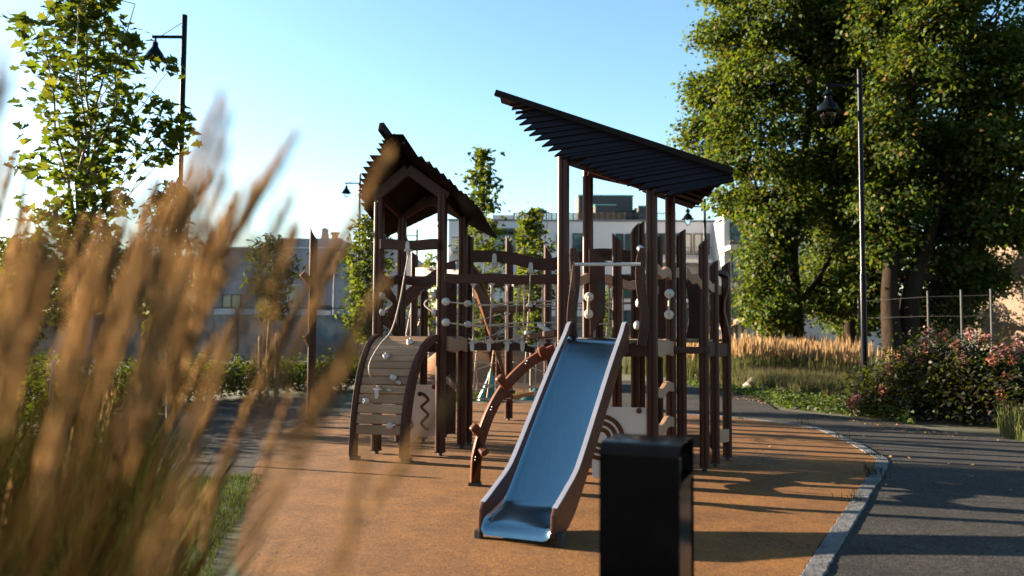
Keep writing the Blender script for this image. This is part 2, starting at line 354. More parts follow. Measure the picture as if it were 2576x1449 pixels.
def ribbons(name, B, D, L, W, bend, mat, parent=None, seg=3, **tags):    # grass blades as bent ribbons
    B = np.asarray(B); n = len(B); L = np.ones(n)*L; W = np.ones(n)*W
    D = np.asarray(D); sd = unit(np.cross(D, rng.normal(size=(n, 3)))); pts = []
    for i in range(seg+1):
        u = i/seg; p = B+np.stack([D[:, 0]*bend*u*u*L, D[:, 1]*bend*u*u*L, D[:, 2]*L*u*(1-.12*bend*u)], 1)
        w = W*(1-u)**.7*.5+W*.04; pts.append((p-sd*w[:, None], p+sd*w[:, None]))
    k = 2*(seg+1); vs = np.zeros((n, k, 3))
    for i, (a, b) in enumerate(pts): vs[:, i] = a; vs[:, k-1-i] = b
    return np_mesh(name, vs, k, mat, parent, **tags)
# ---------------------------------------------------------------- play equipment
def rotz(v, a): return V((v.x*math.cos(a)-v.y*math.sin(a), v.x*math.sin(a)+v.y*math.cos(a), v.z))
def post_profile(w):
    h = w/2; g = .008; d = .013; r = .026; pts = []
    for q in range(4):
        a0 = q*PI/2; loc = []
        for k in range(4):                 # rounded corner
            a = k*PI/6; loc.append(V((h-r+r*math.cos(a), h-r+r*math.sin(a), 0)))
        loc += [V((g, h, 0)), V((g*.6, h-d, 0)), V((-g*.6, h-d, 0)), V((-g, h, 0))]
        pts += [rotz(p, a0) for p in loc]
    return pts
PROF = {}
def post(parent, x, yref, Y, ytop, w=.108, rot=0, slant=0.0, name='post', foot=True, ground=None, z0=.05, mat='post'):
    p = pix(x, yref, Y) if ground is None else gnd(*ground)
    b = V((p.x, p.y, 0)); zt = pix(x, ytop, b.y).z
    mb = MB(); pr = [rotz(q, rot) for q in post_profile(w)]; n = len(pr); vs = []
    for z in (z0, 1): vs += [b+q+V((0, 0, z0 if z == z0 else zt+slant*q.x/(w/2)-abs(slant)+ (slant*.25 if abs(q.x) < .03 else 0))) for q in pr]
    mb.add(vs, [tuple(range(n))[::-1], tuple(range(n, 2*n))]+[(i, (i+1) % n, n+(i+1) % n, n+i) for i in range(n)])
    o = mb.build(name, mat, parent)
    if foot:
        f = MB(); f.box(b+V((0, 0, z0-.006)), rotz(V((w*.51, 0, 0)), rot), rotz(V((0, w*.51, 0)), rot), V((0, 0, .006)))
        f.lathe(b, [(.028, -.05), (.028, z0-.015)], 10)
        f.build('foot', 'galv', o)
    o_b = V((b.x, b.y, zt)); TOP[o.name] = o_b
    return o, b
TOP = {}
def wavy(parent, name, a, b, h, amp, n, th=.045, mat='board', off=(0, 0, 0), ph=0.0, both=True, bevel=.007, seg=40):
    a, b = V(a)+V(off), V(b)+V(off); d = b-a; L = d.length; u = d/L
    up = V((0, 0, 1)); sd = u.cross(up).normalized(); top = []; bot = []
    for i in range(seg+1):
        t = i/seg; p = a+d*t
        top.append(p+up*(h/2+amp*math.sin(2*PI*n*t+ph))); bot.append(p-up*(h/2-(amp*.8*math.sin(2*PI*n*t+ph+(0 if both else 2.4)))))
    return MB().prism([q-sd*th/2 for q in top+bot[::-1]], sd*th).build(name, mat, parent, bevel=bevel)
def disc(parent, c, axis, r=.038, t=.03, name='rope_anchor', mat='white'):
    return MB().lathe(c, [(r*.6, -t*.9), (r*.95, -t*.6), (r, 0), (r*.85, t*.6), (r*.3, t), (r*.12, t*1.05)], 16, axis).build(name, mat, parent, smooth=True)
def sag(a, b, s, n=12):
    a, b = V(a), V(b); return [a.lerp(b, i/n)-V((0, 0, s*4*(i/n)*(1-i/n))) for i in range(n+1)]
def clip(parent, c, axis, up=1, name='rope_clip', s=1.0):     # white plastic T-shaped rope fitting
    c = V(c); x = V(axis).normalized()*s; y = x.cross(V((0, 0, 1))); z = V((0, 0, up))*s
    m = MB(); m.box(c, x*.045, y*.028, z*.008); m.lathe(c-z*.02, [(.018*s, -.03*s), (.026*s, .0), (.03*s, .02*s)], 10)
    poly = [c+x*a*.9+z*b+y*.03*s for a, b in ((-.028, 0), (.028, 0), (.024, .07), (.014, .095), (-.014, .095), (-.024, .07))]
    m.prism(poly, y*.012)
    return m.build(name, 'white', parent)
def bolts(parent, pts, axis, r=.012, mat='galv'):
    for p in pts: MB().lathe(p, [(r, 0), (r, .006), (r*.6, .01)], 8, axis).build('bolt', mat, parent)
AL = -.20            # both towers face the camera's left a little
uL = V((.98, -.2, 0)); nL = V((-.2, -.98, 0))
# ============ left tower with the pointed roof
gA = gnd(946, 1141)
TL = thing('climbing_tower', 'brown play tower with tent-shaped plank roof and curved wooden climbing wall', 'play tower', (-1.27, 9.9, 0))
fl, bFL = post(TL, 946, 0, 9.75, 490, .112, AL, ground=(946, 1141))
fr, bFR = post(TL, 1107, 0, 9.6, 490, .112, AL, ground=(1107, 1146))
br, bBR = post(TL, 1163, 850, 10.3, 545, .108, AL)
bl, bBL = post(TL, 1010, 700, 10.5, 545, .108, AL)
post(TL, 1181, 850, 10.55, 588, .09, AL, slant=-.03)
# posts of the tower's rear half, seen between the others
post(TL, 1042, 760, 12.4, 632, .10, AL, slant=-.04)
o, b = post(TL, 1065, 0, 10.9, 738, .10, AL, ground=(1063, 1111), name='short_post')
MB().lathe(V((b.x, b.y, TOP[o.name].z)), [(.05, -.01), (.05, .01), (.04, .03), (.02, .045), (0, .05)], 14).build('cap', 'post', o, smooth=True)
post(TL, 1120, 1000, 11.3, 700, .095, AL)
# deck
zD = 1.43
dk = MB()
for i in range(8):
    t0, t1 = i/8+.006, (i+1)/8-.006
    a = bFL.lerp(bBL, t0); b2 = bFR.lerp(bBR, t0); c = bFR.lerp(bBR, t1); d = bFL.lerp(bBL, t1)
    dk.prism([p+V((0, 0, zD-.03)) for p in (a, b2, c, d)], V((0, 0, .03)))
dko = dk.build('deck', 'deck', TL)
wavy(TL, 'deck_beam', bFR+uL*.01+V((.06, .04, zD-.10)), bBR+V((.05, -.05, zD-.10)), .17, .018, 1.6, .05, 'tan', ph=1.0)
wavy(TL, 'deck_beam', bFL+V((0, .07, zD-.11)), bFR+V((0, .07, zD-.11)), .15, .004, 1, .05, 'board')
wavy(TL, 'deck_beam', bFL+V((-.06, .02, zD-.10)), bBL+V((-.06, 0, zD-.10)), .16, .015, 1.6, .05, 'board')
# upper rails
o = wavy(TL, 'head_rail', pix(957, 616, 9.68), pix(1102, 616, 9.55), .125, .010, 1.2, .05, 'board', ph=.6)
tc = pix(1028, 630, 9.58)
clip(o, tc, uL, 1, s=1.1)
wavy(TL, 'guard_rail', pix(1020, 706, 10.45), pix(1105, 706, 10.25), .12, .012, 1.1, .05, 'board', ph=2.2)
wavy(TL, 'guard_rail', pix(955, 706, 9.85), pix(1012, 706, 10.4), .11, .02, 1.3, .05, 'board', ph=1.4)
wavy(TL, 'guard_rail', pix(1048, 684, 12.3), pix(1160, 690, 11.4), .14, .006, 1, .05, 'board')
# S-shaped side board between the two left posts
P = [(966, 716), (978, 738), (990, 765), (985, 790), (968, 800), (978, 815), (996, 825), (1004, 838)]
def ribbonboard(parent, name, pts, w, th, mat, ext, bevel=.006):
    pts = [V(p) for p in pts]; ext = V(ext).normalized(); A = []; B = []; m = len(pts)
    for i in range(m):
        t = (pts[min(i+1, m-1)]-pts[max(i-1, 0)]).normalized(); s = t.cross(ext).normalized()
        ww = w[i] if isinstance(w, (list, tuple)) else w
        A.append(pts[i]+s*ww/2-ext*th/2); B.append(pts[i]-s*ww/2-ext*th/2)
    return MB().prism(A+B[::-1], ext*th).build(name, mat, parent, bevel=bevel)
def spline(pts, n=6):
    pts = [V(p) for p in pts]; out = []
    for i in range(len(pts)-1):
        p0, p1, p2, p3 = pts[max(i-1, 0)], pts[i], pts[i+1], pts[min(i+2, len(pts)-1)]
        for k in range(n):
            t = k/n; out.append(.5*((2*p1)+(p2-p0)*t+(2*p0-5*p1+4*p2-p3)*t*t+(3*p1-p0-3*p2+p3)*t**3))
    return out+[pts[-1]]
dv = (bBL-bFL).normalized()
ribbonboard(TL, 'curved_panel', spline([pix(962, 716, 9.9), pix(976, 735, 10.05), pix(991, 765, 10.15), pix(984, 795, 10.1), pix(990, 825, 10.3), pix(1003, 842, 10.4)]), [.07]+[.10]*40, .06, 'board', (.98, -.2, 0))
ribbonboard(TL, 'curved_panel', spline([pix(960, 800, 9.9), pix(975, 812, 10.0), pix(990, 824, 10.1), pix(1003, 838, 10.3)]), .10, .05, 'board', (.98, -.2, 0))
# tall panel boards behind the right posts
for xx, Y, y0, y1, w in ((1134, 10.9, 705, 1090, .15),):
    a, b2 = pix(xx, y0, Y), pix(xx, y1, Y)
    pn = MB().box((a+b2)/2, uL*w/2, nL*.022, V((0, 0, (a.z-b2.z)/2))).build('tall_panel', 'board', TL, bevel=.008)
    bolts(pn, [pix(1135, 722, Y-.025), pix(1135, 945, Y-.025)], nL, .03, 'bolt')
wavy(TL, 'foot_rail', pix(1122, 958, 10.85), pix(1152, 972, 10.4), .10, .03, .8, .045, 'board')
# leaning mast of the sloping ladder behind the tower
ribbonboard(TL, 'ladder_rail', spline([pix(905, 930, 10.9), pix(925, 890, 10.8), pix(945, 852, 10.6), pix(960, 820, 10.5)]), .06, .05, 'board', (.8, .6, 0))
# curved climbing wall
Bl, Br = gnd(884, 1158), gnd(1011, 1162); Tl, Tr = pix(950, 842, 9.66), pix(1098, 847, 9.5)
zt = (Tl.z+Tr.z)/2; Tl.z = Tr.z = zt
cw = MB()
def arc(s, f, r=0.0):          # s across 0..1, f 0..1 up the quarter arc, r inward offset
    B0 = Bl.lerp(Br, s); T0 = Tl.lerp(Tr, s); a = f*PI/2
    h = 1-math.cos(a); v = math.sin(a); q = B0.lerp(T0, h); hd = V((T0.x-B0.x, T0.y-B0.y, 0))
    nrm = (hd.normalized()*math.cos(a)*1.0+V((0, 0, -math.sin(a)))).normalized()
    return V((q.x, q.y, .045+(zt-.045)*v))+nrm*r
wa = (Br-Bl).normalized()
wall = None
boards = MB(); NB = 15
for i in range(NB):
    f0 = .118+(1-.118)*i/NB; f1 = .118+(1-.118)*(i+1)/NB-.007
    for j in range(1):
        a, b2, c, d = arc(.05, f0, .012), arc(.95, f0, .012), arc(.95, f1, .012), arc(.05, f1, .012)
        a2, b3, c2, d2 = arc(.05, f0, .04), arc(.95, f0, .04), arc(.95, f1, .04), arc(.05, f1, .04)
        boards.add([a, b2, c, d, a2, b3, c2, d2], [(0, 1, 2, 3), (7, 6, 5, 4), (0, 4, 5, 1), (1, 5, 6, 2), (2, 6, 7, 3), (3, 7, 4, 0)])
def plankmat():
    m, nt, out = nodes('climbing wall planks'); p = N(nt, 'ShaderNodeBsdfPrincipled'); nt.links.new(p.outputs[0], out.inputs[0])
    g = N(nt, 'ShaderNodeNewGeometry'); vec = coords(nt, (1.2, 1.2, 26))
    base = ramp(nt, g.outputs['Random Per Island'], [(0, (.135, .070, .035)), (.5, (.225, .132, .071)), (1, (.30, .19, .112))])
    col = mixc(nt, .8, base, ramp(nt, noise(nt, vec, 2.5, 6, .7), [(.3, (.6, .58, .55)), (.7, (1.25, 1.22, 1.18))]), 'MULTIPLY')
    nt.links.new(col, p.inputs['Base Color']); p.inputs['Roughness'].default_value = .6
    b = N(nt, 'ShaderNodeBump'); b.inputs['Strength'].default_value = .3; nt.links.new(noise(nt, vec, 5, 4), b.inputs['Height']); nt.links.new(b.outputs[0], p.inputs['Normal'])
    return m
MT['wallplank'] = plankmat()
wall = boards.build('climbing_wall', 'wallplank', TL, bevel=.006)
for s in (0.0, 1.0):
    o_, i_ = [], []
    for k in range(25):
        f = k/24; o_.append(arc(s, f, -.018)); i_.append(arc(s, f, .075))
    MB().prism([p-wa*.026 for p in o_+i_[::-1]], wa*.052).build('side_rail', 'board', wall, bevel=.006)
    b0 = arc(s, 0, .06); ft = MB(); ft.box(V((b0.x, b0.y, .022)), wa*.05, wa.cross(V((0, 0, 1)))*.05, V((0, 0, .02))); ft.build('wall_foot', 'dark', wall)
def wallpt(x, y):
    best = None
    for si in range(41):
        for fi in range(61):
            q = arc(si/40, fi/60, -.0)
            d = q-EYE; px = 1288+FPX*d.dot(Rt)/d.dot(Fw); py = 724.5-FPX*d.dot(Up)/d.dot(Fw)
            e = (px-x)**2+(py-y)**2
            if best is None or e < best[0]: best = (e, q, arc(si/40, fi/60, -.1)-q)
    return best[1], best[2].normalized()
def D1(zx, zy): return ((1200+zx/2.07)/1.4907, (1100+zy/2.07)/1.4907)
for zx, zy, r in ((695, 380, .042), (515, 490, .042), (575, 650, .042), (615, 705, .022), (365, 830, .042), (550, 1040, .043), (540, 750, .018)):
    q, nn = wallpt(*D1(zx, zy))
    MB().lathe(q, [(r, -.005), (r*.95, .015), (r*.7, .04), (r*.45, .05), (.3*r, .042), (.1*r, .04)], 12, (nn+V((0, 0, -.3))).normalized()).build('climbing_hold', 'white', wall, smooth=True)
q, nn = wallpt(*D1(460, 745))
clip(wall, q+nn*.03, uL, -1, s=1.1)
rp = spline([tc+V((0, 0, -.05)), pix(1018, 690, 9.45), pix(1005, 760, 9.35), pix(985, 830, 9.25), pix(955, 868, 9.15), pix(931, 910, 9.05), pix(930, 940, 9.02), q+nn*.06], 8)
MB().tube(rp, .009, 8).build('climbing_rope', 'rope', TL, smooth=True)
# zig-zag play panel below the deck
def panel(parent, x0, x1, y0, y1, Y, name='play_panel', yaw=AL):
    a, b2 = pix((x0+x1)/2, y0, Y), pix((x0+x1)/2, y1, Y); w = (x1-x0)/FPX*Y/2
    ax = V((math.cos(yaw), math.sin(yaw), 0)); nn = V((math.sin(yaw), -math.cos(yaw), 0))
    c = (a+b2)/2; h = (a.z-b2.z)/2; r = .035; poly = []
    for cx, cz, s in ((w-r, h-r, 0), (-w+r, h-r, 1), (-w+r, -h+r, 2), (w-r, -h+r, 3)):
        for k in range(5):
            an = s*PI/2+k*PI/8; poly.append(c+ax*(cx+r*math.cos(an))+V((0, 0, cz+r*math.sin(an))))
    o = MB().prism([p+nn*.010 for p in poly], nn*-.02).build(name, 'cream', parent, bevel=.003)
    return o, c, ax, nn
pn, pc, pax, pnn = panel(TL, 1016, 1097, 968, 1098, 9.95)
zz = [D1(*p) for p in ((780, 780), (805, 785), (838, 820), (835, 835), (790, 875), (792, 890), (835, 935), (835, 950), (790, 1000), (790, 1018), (820, 1050), (845, 1055))]
MB().tube(spline([onplane(x, y, pc+pnn*.011, pnn) for x, y in zz], 5), .017, 8).build('groove', 'ochre', pn, smooth=True)
MB().lathe(onplane(*zz[0], pc+pnn*.012, pnn), [(.028, 0), (.028, .03), (.0, .034)], 14, pnn).build('knob', 'bolt', pn, smooth=True)
cc = onplane(*D1(685, 1020), pc+pnn*.012, pnn)
rg = MB()
for k in range(24):
    a0, a1 = 2*PI*k/24, 2*PI*(k+1)/24
    rg.tube([cc+pax*.055*math.cos(a0)+V((0, 0, .055*math.sin(a0))), cc+pax*.055*math.cos(a1)+V((0, 0, .055*math.sin(a1)))], .016, 6)
rg.build('ring', 'plank', pn, smooth=True)
MB().lathe(onplane(*D1(885, 725), pc+pnn*.012, pnn), [(.03, 0), (.03, .015), (.02, .02)], 12, pnn).build('fixing', 'ochre', pn, smooth=True)
# rope handles on the front posts
for zx, zy0, zy1, Y, base in ((760, 455, 710, 9.72, fl), (1570, 445, 715, 9.72, fr)):
    A = [((1250+zx/4.14)/1.4907, (1000+z/4.14)/1.4907) for z in (zy0, zy1)]
    p0, p1 = pix(*A[0], Y-.05), pix(*A[1], Y-.05)
    disc(base, p0, (.9, -.4, 0), .045); disc(base, p1, (.9, -.4, 0), .045)
    s = .10 if zx < 1000 else -.12
    MB().tube(spline([p0, p0+V((s*.8, .05, -.06)), p1+V((s, .05, .09)), p1], 6), .011, 8).build('rope_handle', 'rope', base, smooth=True)
# tent roof: planks parallel to a sloping ridge, jagged ends
RD = V((.48, 1.8, -.65)); RF = pix(977, 340, 9.1)
rf = RD.normalized()
tFL, tFR = TOP[fl.name]+V((0, 0, .06)), TOP[fr.name]+V((0, 0, .06))
def slope_planks(mb, tips, p0, nrm, back, down, w, lift):
    for i, tp in enumerate(tips):
        s0 = onplane(*tp, p0, nrm); k = (s0-p0).dot(down)
        L = back(k); base = p0+down*k
        t0 = (s0-base).dot(rf); t1 = L
        if t1-t0 < .15: t1 = t0+.15
        e0 = base+rf*t0; e1 = base+rf*t1
        ww = w*1.7; up = -down*ww
        th_ = nrm*.02
        q = [e0+nrm*lift, e1+nrm*lift, e1+up+nrm*(lift-.016), e0+up+rf*.15+nrm*(lift-.016)]
        mb.add(q+[v+th_ for v in q], [(0, 1, 2, 3), (7, 6, 5, 4), (0, 4, 5, 1), (1, 5, 6, 2), (2, 6, 7, 3), (3, 7, 4, 0)])
def DL(zx, zy): return ((1200+zx/2.07)/1.4907, (440+zy/2.07)/1.4907)
roofL = MB()
# left slope
dn = (tFL-RF); dn = (dn-rf*dn.dot(rf)).normalized(); nl = dn.cross(rf).normalized()
if nl.z < 0: nl = -nl
tips = [DL(*p) for p in ((530, 150), (512, 168), (505, 180), (490, 198), (465, 222), (450, 262), (395, 315), (370, 362), (345, 405), (330, 455), (322, 498), (308, 540), (304, 582), (308, 622), (325, 685), (350, 728), (385, 772))]
slope_planks(roofL, tips, RF, nl, lambda k: 1.95-.25*k, dn, .095, .03)
dn2 = (tFR-RF); dn2 = (dn2-rf*dn2.dot(rf)).normalized(); nr_ = dn2.cross(rf).normalized()
if nr_.z < 0: nr_ = -nr_
tips = [DL(*p) for p in ((560, 150), (580, 168), (600, 190), (640, 215), (705, 275), (772, 325), (830, 365), (885, 412), (940, 458), (990, 503), (1032, 548), (1080, 592), (1115, 615), (1160, 660), (1200, 700), (1230, 765), (1255, 815), (1278, 852))]
slope_planks(roofL, tips, RF, nr_, lambda k: 1.95-.25*k, dn2, .105, .03)
ro_ = roofL.build('roof', 'roof', TL)
MB().bar(pix(958, 318, 9.02), RF+RD*.98+V((0, 0, .03)), .06, .11).build('ridge_beam', 'roof', ro_, bevel=.006)
apF = RF+rf*((9.68-RF.y)/rf.y)+V((0, 0, -.07)); apB = RF+rf*((10.4-RF.y)/rf.y)+V((0, 0, -.07))
tBL, tBR = TOP[bl.name]+V((0, 0, .02)), TOP[br.name]+V((0, 0, .02))
for a, b2 in ((tFL+V((-.06, -.02, -.10)), apF), (tFR+V((.06, -.02, -.10)), apF), (tBL, apB), (tBR, apB)):
    MB().bar(a, b2, .05, .13).build('gable_beam', 'post', ro_, bevel=.006)
for a, b2 in ((tFL+V((0, 0, -.05)), tBL), (tFR+V((0, 0, -.05)), tBR)):
    MB().bar(a+V((0, .05, -.02)), b2+V((0, .05, -.02)), .045, .10).build('eave_beam', 'post', ro_, bevel=.006)
bolts(fl, [pix(952, 487+20, 9.69)], nL); bolts(fr, [pix(1111, 487+4, 9.54)], nL)
# ============ slide tower with the large single-pitch roof
TS = thing('slide_tower', 'brown play tower with sweeping dark plank roof, metal slide and curved climbing pole', 'play tower', (1.2, 8.4, 0))
AS = -.22
p1, b1 = post(TS, 1417, 700, 8.1, 396, .112, AS)
p2, b2_ = post(TS, 1479, 700, 8.9, 424, .112, AS)
p3, b3_ = post(TS, 1640, 700, 7.9, 470, .112, AS)
p4, b4 = post(TS, 1687, 700, 8.7, 476, .110, AS)
uS = (b3_-b1).normalized(); nS = V((uS.y, -uS.x, 0))
SLT = [(1552, 760, 9.0, 588, -.045), (1598, 760, 9.6, 560, .06), (1657, 760, 9.9, 588, .05), (1714, 760, 8.75, 576, .04), (1771, 900, 8.7, 600, .04), (1797, 900, 9.0, 654, .035), (1828, 900, 9.45, 658, .035)]
SP = []
for x, yr, Y, yt, sl in SLT:
    SP.append(post(TS, x, yr, Y, yt, .105, AS, slant=sl))
post(TS, 1612, 760, 9.95, 556, .10, AS, slant=.04)
post(TS, 1508, 1000, 9.9, 700, .10, AS)
# decks
dk = MB()
for i in range(8):
    t0, t1 = i/8+.006, (i+1)/8-.006
    q = [b1.lerp(b2_, t0), b3_.lerp(b4, t0), b3_.lerp(b4, t1), b1.lerp(b2_, t1)]
    dk.prism([p+V((0, 0, zD-.03)) for p in q], V((0, 0, .03)))
dk.build('deck', 'deck', TS)
dk = MB(); dk.prism([V((p[1].x, p[1].y, zD-.034)) for p in (SP[0], SP[3], SP[4], SP[5], SP[6], SP[2], SP[1])], V((0, 0, .03))); dk.build('deck', 'deck', TS)
wavy(TS, 'deck_beam', b1+V((0, -.01, zD-.10)), b3_+V((-.05, -.01, zD-.10)), .13, .003, 1, .05, 'board')
wavy(TS, 'deck_beam', b3_+V((.03, .06, zD-.09)), b4+V((0, -.06, zD-.09)), .16, .016, 1.7, .05, 'tan', ph=1.2)
wavy(TS, 'deck_beam', b1+V((-.06, .04, zD-.10)), b2_+V((-.06, 0, zD-.10)), .14, .012, 1.5, .05, 'board')
o = wavy(TS, 'deck_beam', pix(1697, 881, 8.62), pix(1786, 881, 8.60), .075, .001, 1, .05, 'board')
bolts(o, [pix(1711, 882, 8.57), pix(1779, 880, 8.55)], nS, .017, 'galv')
wavy(TS, 'deck_beam', SP[4][1]+V((.03, .02, zD-.12)), SP[6][1]+V((0, 0, zD-.12)), .16, .01, 1, .05, 'board')
wavy(TS, 'foot_beam', SP[5][1]+V((.02, .02, .33)), SP[6][1]+V((0, -.02, .30)), .15, .005, 1, .05, 'tan')
wavy(TS, 'foot_beam', SP[4][1]+V((-.45, .1, .30)), SP[5][1]+V((0, .02, .30)), .14, .005, 1, .05, 'board')
# climbing rungs on the right flank
for z, h in ((.90, .10), (.53, .11), (.2, .10)):
    wavy(TS, 'rung', b3_+V((.05, .04, z)), b4+V((.0, -.05, z+.03)), h, .022, 1.3, .05, 'tan', ph=2.6)
# wavy guard rails
zR = 2.13
def rail(a, b, h=.105, n=2, z=zR, ph=0., z2=None):
    return wavy(TS, 'guard_rail', V((a.x, a.y, z)), V((b.x, b.y, z if z2 is None else z2)), h, .022, n, .05, 'tan', ph=ph)
rail(b3_+V((0.02, .06, 0)), b4+V((-.02, -.05, 0)), n=1.6, z=2.13)
rail(b4+V((.04, .0, 0)), SP[3][1]+V((0, .0, 0)), n=.8, z=2.14)
rail(SP[3][1]+V((.05, -.06, 0)), SP[4][1]+V((-.03, -.06, 0)), n=1.6, z=2.14, z2=2.04, ph=1)
rail(SP[4][1], SP[5][1], n=1.0, z=2.02)
rail(SP[5][1]+V((0, .05, 0)), SP[6][1], n=1.0, z=1.98)
rail(b1+V((.04, .1, 0)), b2_+V((0, -.05, 0)), n=1.3, z=2.08)
rail(b2_+V((.05, 0, 0)), SP[0][1]+V((-.04, 0, 0)), n=1.3, z=2.12, z2=2.06, ph=2)
rail(SP[0][1]+V((.05, 0, 0)), SP[1][1]+V((.25, -.1, 0)), n=1.3, z=2.06, z2=2.02, ph=3.4)
# dark hourglass boards behind the right posts
for x, Y in ((1738, 9.9), (1760, 9.9)):
    a, c = pix(x, 705, Y), pix(x, 862, Y); side = 1 if x > 1745 else -1; poly = []
    for i in range(15):
        t = i/14; poly.append(a.lerp(c, t)+uS*side*(.075-.045*math.sin(PI*t)*1.0 if False else .075-.05*math.sin(PI*t)*-1*-1))
    poly2 = [a.lerp(c, i/14)-uS*side*.075 for i in range(15)]
    MB().prism([p for p in poly+poly2[::-1]], nS*-.045).build('side_panel', 'board', TS, bevel=.006)
a, c = pix(1655, 700, 9.6), pix(1655, 860, 9.6)
MB().box((a+c)/2, uS*.14, nS*.022, V((0, 0, (a.z-c.z)/2))).build('side_panel', 'board', TS, bevel=.008)
# S-shaped handle at the far right
ribbonboard(TS, 'curved_handle', spline([pix(1806, 690, 9.2), pix(1821, 690, 9.3), pix(1826, 715, 9.25), pix(1816, 755, 9.2), pix(1815, 785, 9.2), pix(1826, 835, 9.2), pix(1829, 862, 9.2)]), .085, .06, 'post', (.55, .83, 0))
# climbing panel with hand holes beside the second post
xs = [(1481, 625), (1490, 625), (1520, 652), (1522, 790), (1484, 845)]
poly = [pix(x, y, 8.82) for x, y in xs]
hp = MB().prism(poly, V((.25, .95, 0))*.05).build('hole_panel', 'board', TS, bevel=.008)
for y in (725, 780):
    c = pix(1510, y, 8.815); m = MB(); pl = []
    for k in range(16):
        an = 2*PI*k/16; pl.append(c+uS*.028*math.cos(an)+V((0, 0, .055*math.sin(an)+.035*(1 if math.sin(an) > 0 else -1))))
    m.prism(pl, nS*-.02).build('hand_hole', 'bolt', hp)
# grab boards each side of the slide, with the bar
gb = []
for x0, side in ((1441, 1), (1617, -1)):
    pts = []
    for i in range(13):
        t = i/12; y = 624+(872-624)*t
        pts.append(pix(x0+(6*math.sin(t*6.3))*side+(4*t if side > 0 else -3*t), y, 7.95 if side > 0 else 7.82))
    o = ribbonboard(TS, 'grab_board', pts, [.055, .09]+[.095]*11, .05, 'board', nS)
    gb.append(o)
MB().tube([pix(1446, 665, 7.93), pix(1612, 665, 7.79)], .0175, 12).build('grab_bar', 'white', TS, smooth=True)  # steel bar; the white colour stands in for sunlight on it
# rope handles on the rear posts
for x, Y, (ya, yb), pp in ((1482, 8.84, (747, 790), p2), (1684, 8.64, (739, 792), p4)):
    c0, c1 = pix(x, ya, Y-.02), pix(x-1, yb, Y-.02)
    for c in (c0, c1): disc(pp, c, (-.15, -.98, 0), .053, .03)
    MB().tube(spline([c0+nS*.03, c0+nS*.075+V((0, 0, -.04)), c1+nS*.075+V((0, 0, .04)), c1+nS*.03], 6), .011, 8).build('rope_handle', 'rope', pp, smooth=True)
# telescope on its bracket
t0, t1 = pix(1610, 625, 8.6), pix(1626, 641, 8.35)
tsc = MB().tube([t0, t1], .038, 16).build('telescope', 'steel', TS, smooth=True)
MB().tube([t1+(t1-t0)*.0, t1+(t1-t0).normalized()*.05], .043, 16).build('eyepiece', 'dark', tsc, smooth=True)
MB().tube([t1, V((t1.x, t1.y, 2.15))], .02, 8).build('bracket', 'dark', tsc, smooth=True)
# disc rope on the far side
disc(TS, pix(1606, 762, 8.6), (-1, -.1, .1), .05); disc(TS, pix(1601, 818, 8.6), (-1, -.1, .1), .05)
# roof
A_, B_ = pix(1246, 240, 8.7), pix(1843, 438, 8.13); rd = (B_-A_)
E_ = TOP[p1.name]+V((-.02, -.06, .02))
nf = rd.cross(E_-A_).normalized()
if nf.y > 0: nf = -nf
def DR(zx, zy): return ((1800+zx/1.811)/1.4907, (300+zy/1.811)/1.4907)
q1, q2 = onplane(*DR(1180, 746), A_, nf), onplane(*DR(1722, 652), A_, nf)
pd = (q2-q1).normalized(); upd = nf.cross(pd).normalized()
if upd.z < 0: upd = -upd
tips = [DR(*p) for p in ((203, 172), (215, 200), (240, 228), (240, 268), (267, 305), (297, 345), (333, 378), (372, 412), (420, 452), (462, 482), (505, 518), (548, 532), (600, 545), (668, 582), (720, 606), (775, 628), (830, 650), (876, 668), (922, 688), (1000, 718), (1078, 748), (1180, 772), (1250, 795))]
rdn = rd.normalized()
roofS = MB()
for i, tp in enumerate(tips):
    s = onplane(*tp, A_, nf)
    # distance along pd to the ridge line
    def toridge(p):
        d = (p-A_)-rdn*(p-A_).dot(rdn); c = pd-rdn*pd.dot(rdn); return -d.dot(c)/c.dot(c)
    w = .17; e = s+pd*toridge(s); su = s+upd*w+pd*.24
    tu = toridge(su)
    if tu < .02: su = s+upd*.05+pd*.03; tu = max(toridge(su), .02)
    eu = su+pd*tu
    e.x = min(e.x, B_.x+.0) ; 
    q = [s+nf*.010, e+nf*.010, eu-nf*.004, su-nf*.004]
    roofS.add(q+[v-nf*.022 for v in q], [(0, 1, 2, 3), (7, 6, 5, 4), (0, 4, 5, 1), (1, 5, 6, 2), (2, 6, 7, 3), (3, 7, 4, 0)])
vb = V((.33, .94, 0)); nb_pt = TOP[p4.name]+V((0, 0, .05))
nb = rd.cross(nb_pt-A_).normalized()
if nb.z < 0: nb = -nb
dnb = nb.cross(rdn).normalized()
if dnb.z > 0: dnb = -dnb
for i in range(8):
    k = .10*i; a0 = .02+.09*i+.02*(i % 2); a1 = 1.0-.013*i-.008*(i % 2)
    s = A_+rd*a0+dnb*k; e = A_+rd*a1+dnb*k; s2 = s+dnb*.13; e2 = e+dnb*.13-rdn*.03
    q = [s, e, e2+nb*.03, s2+nb*.03]
    roofS.add(q+[v+nb*.02 for v in q], [(0, 1, 2, 3), (7, 6, 5, 4), (0, 4, 5, 1), (1, 5, 6, 2), (2, 6, 7, 3), (3, 7, 4, 0)])
rs = roofS.build('roof', 'roof', TS)
MB().bar(A_+V((0, 0, .03)), B_+V((0, 0, .03)), .05, .07).build('ridge_beam', 'roof', rs, bevel=.006)
T1, T2, T3, T4 = [TOP[p.name] for p in (p1, p2, p3, p4)]
MB().bar(T1+V((0, .05, 0)), T3+V((0, .05, 0)), .045, .10).build('eave_beam', 'post', rs, bevel=.006)
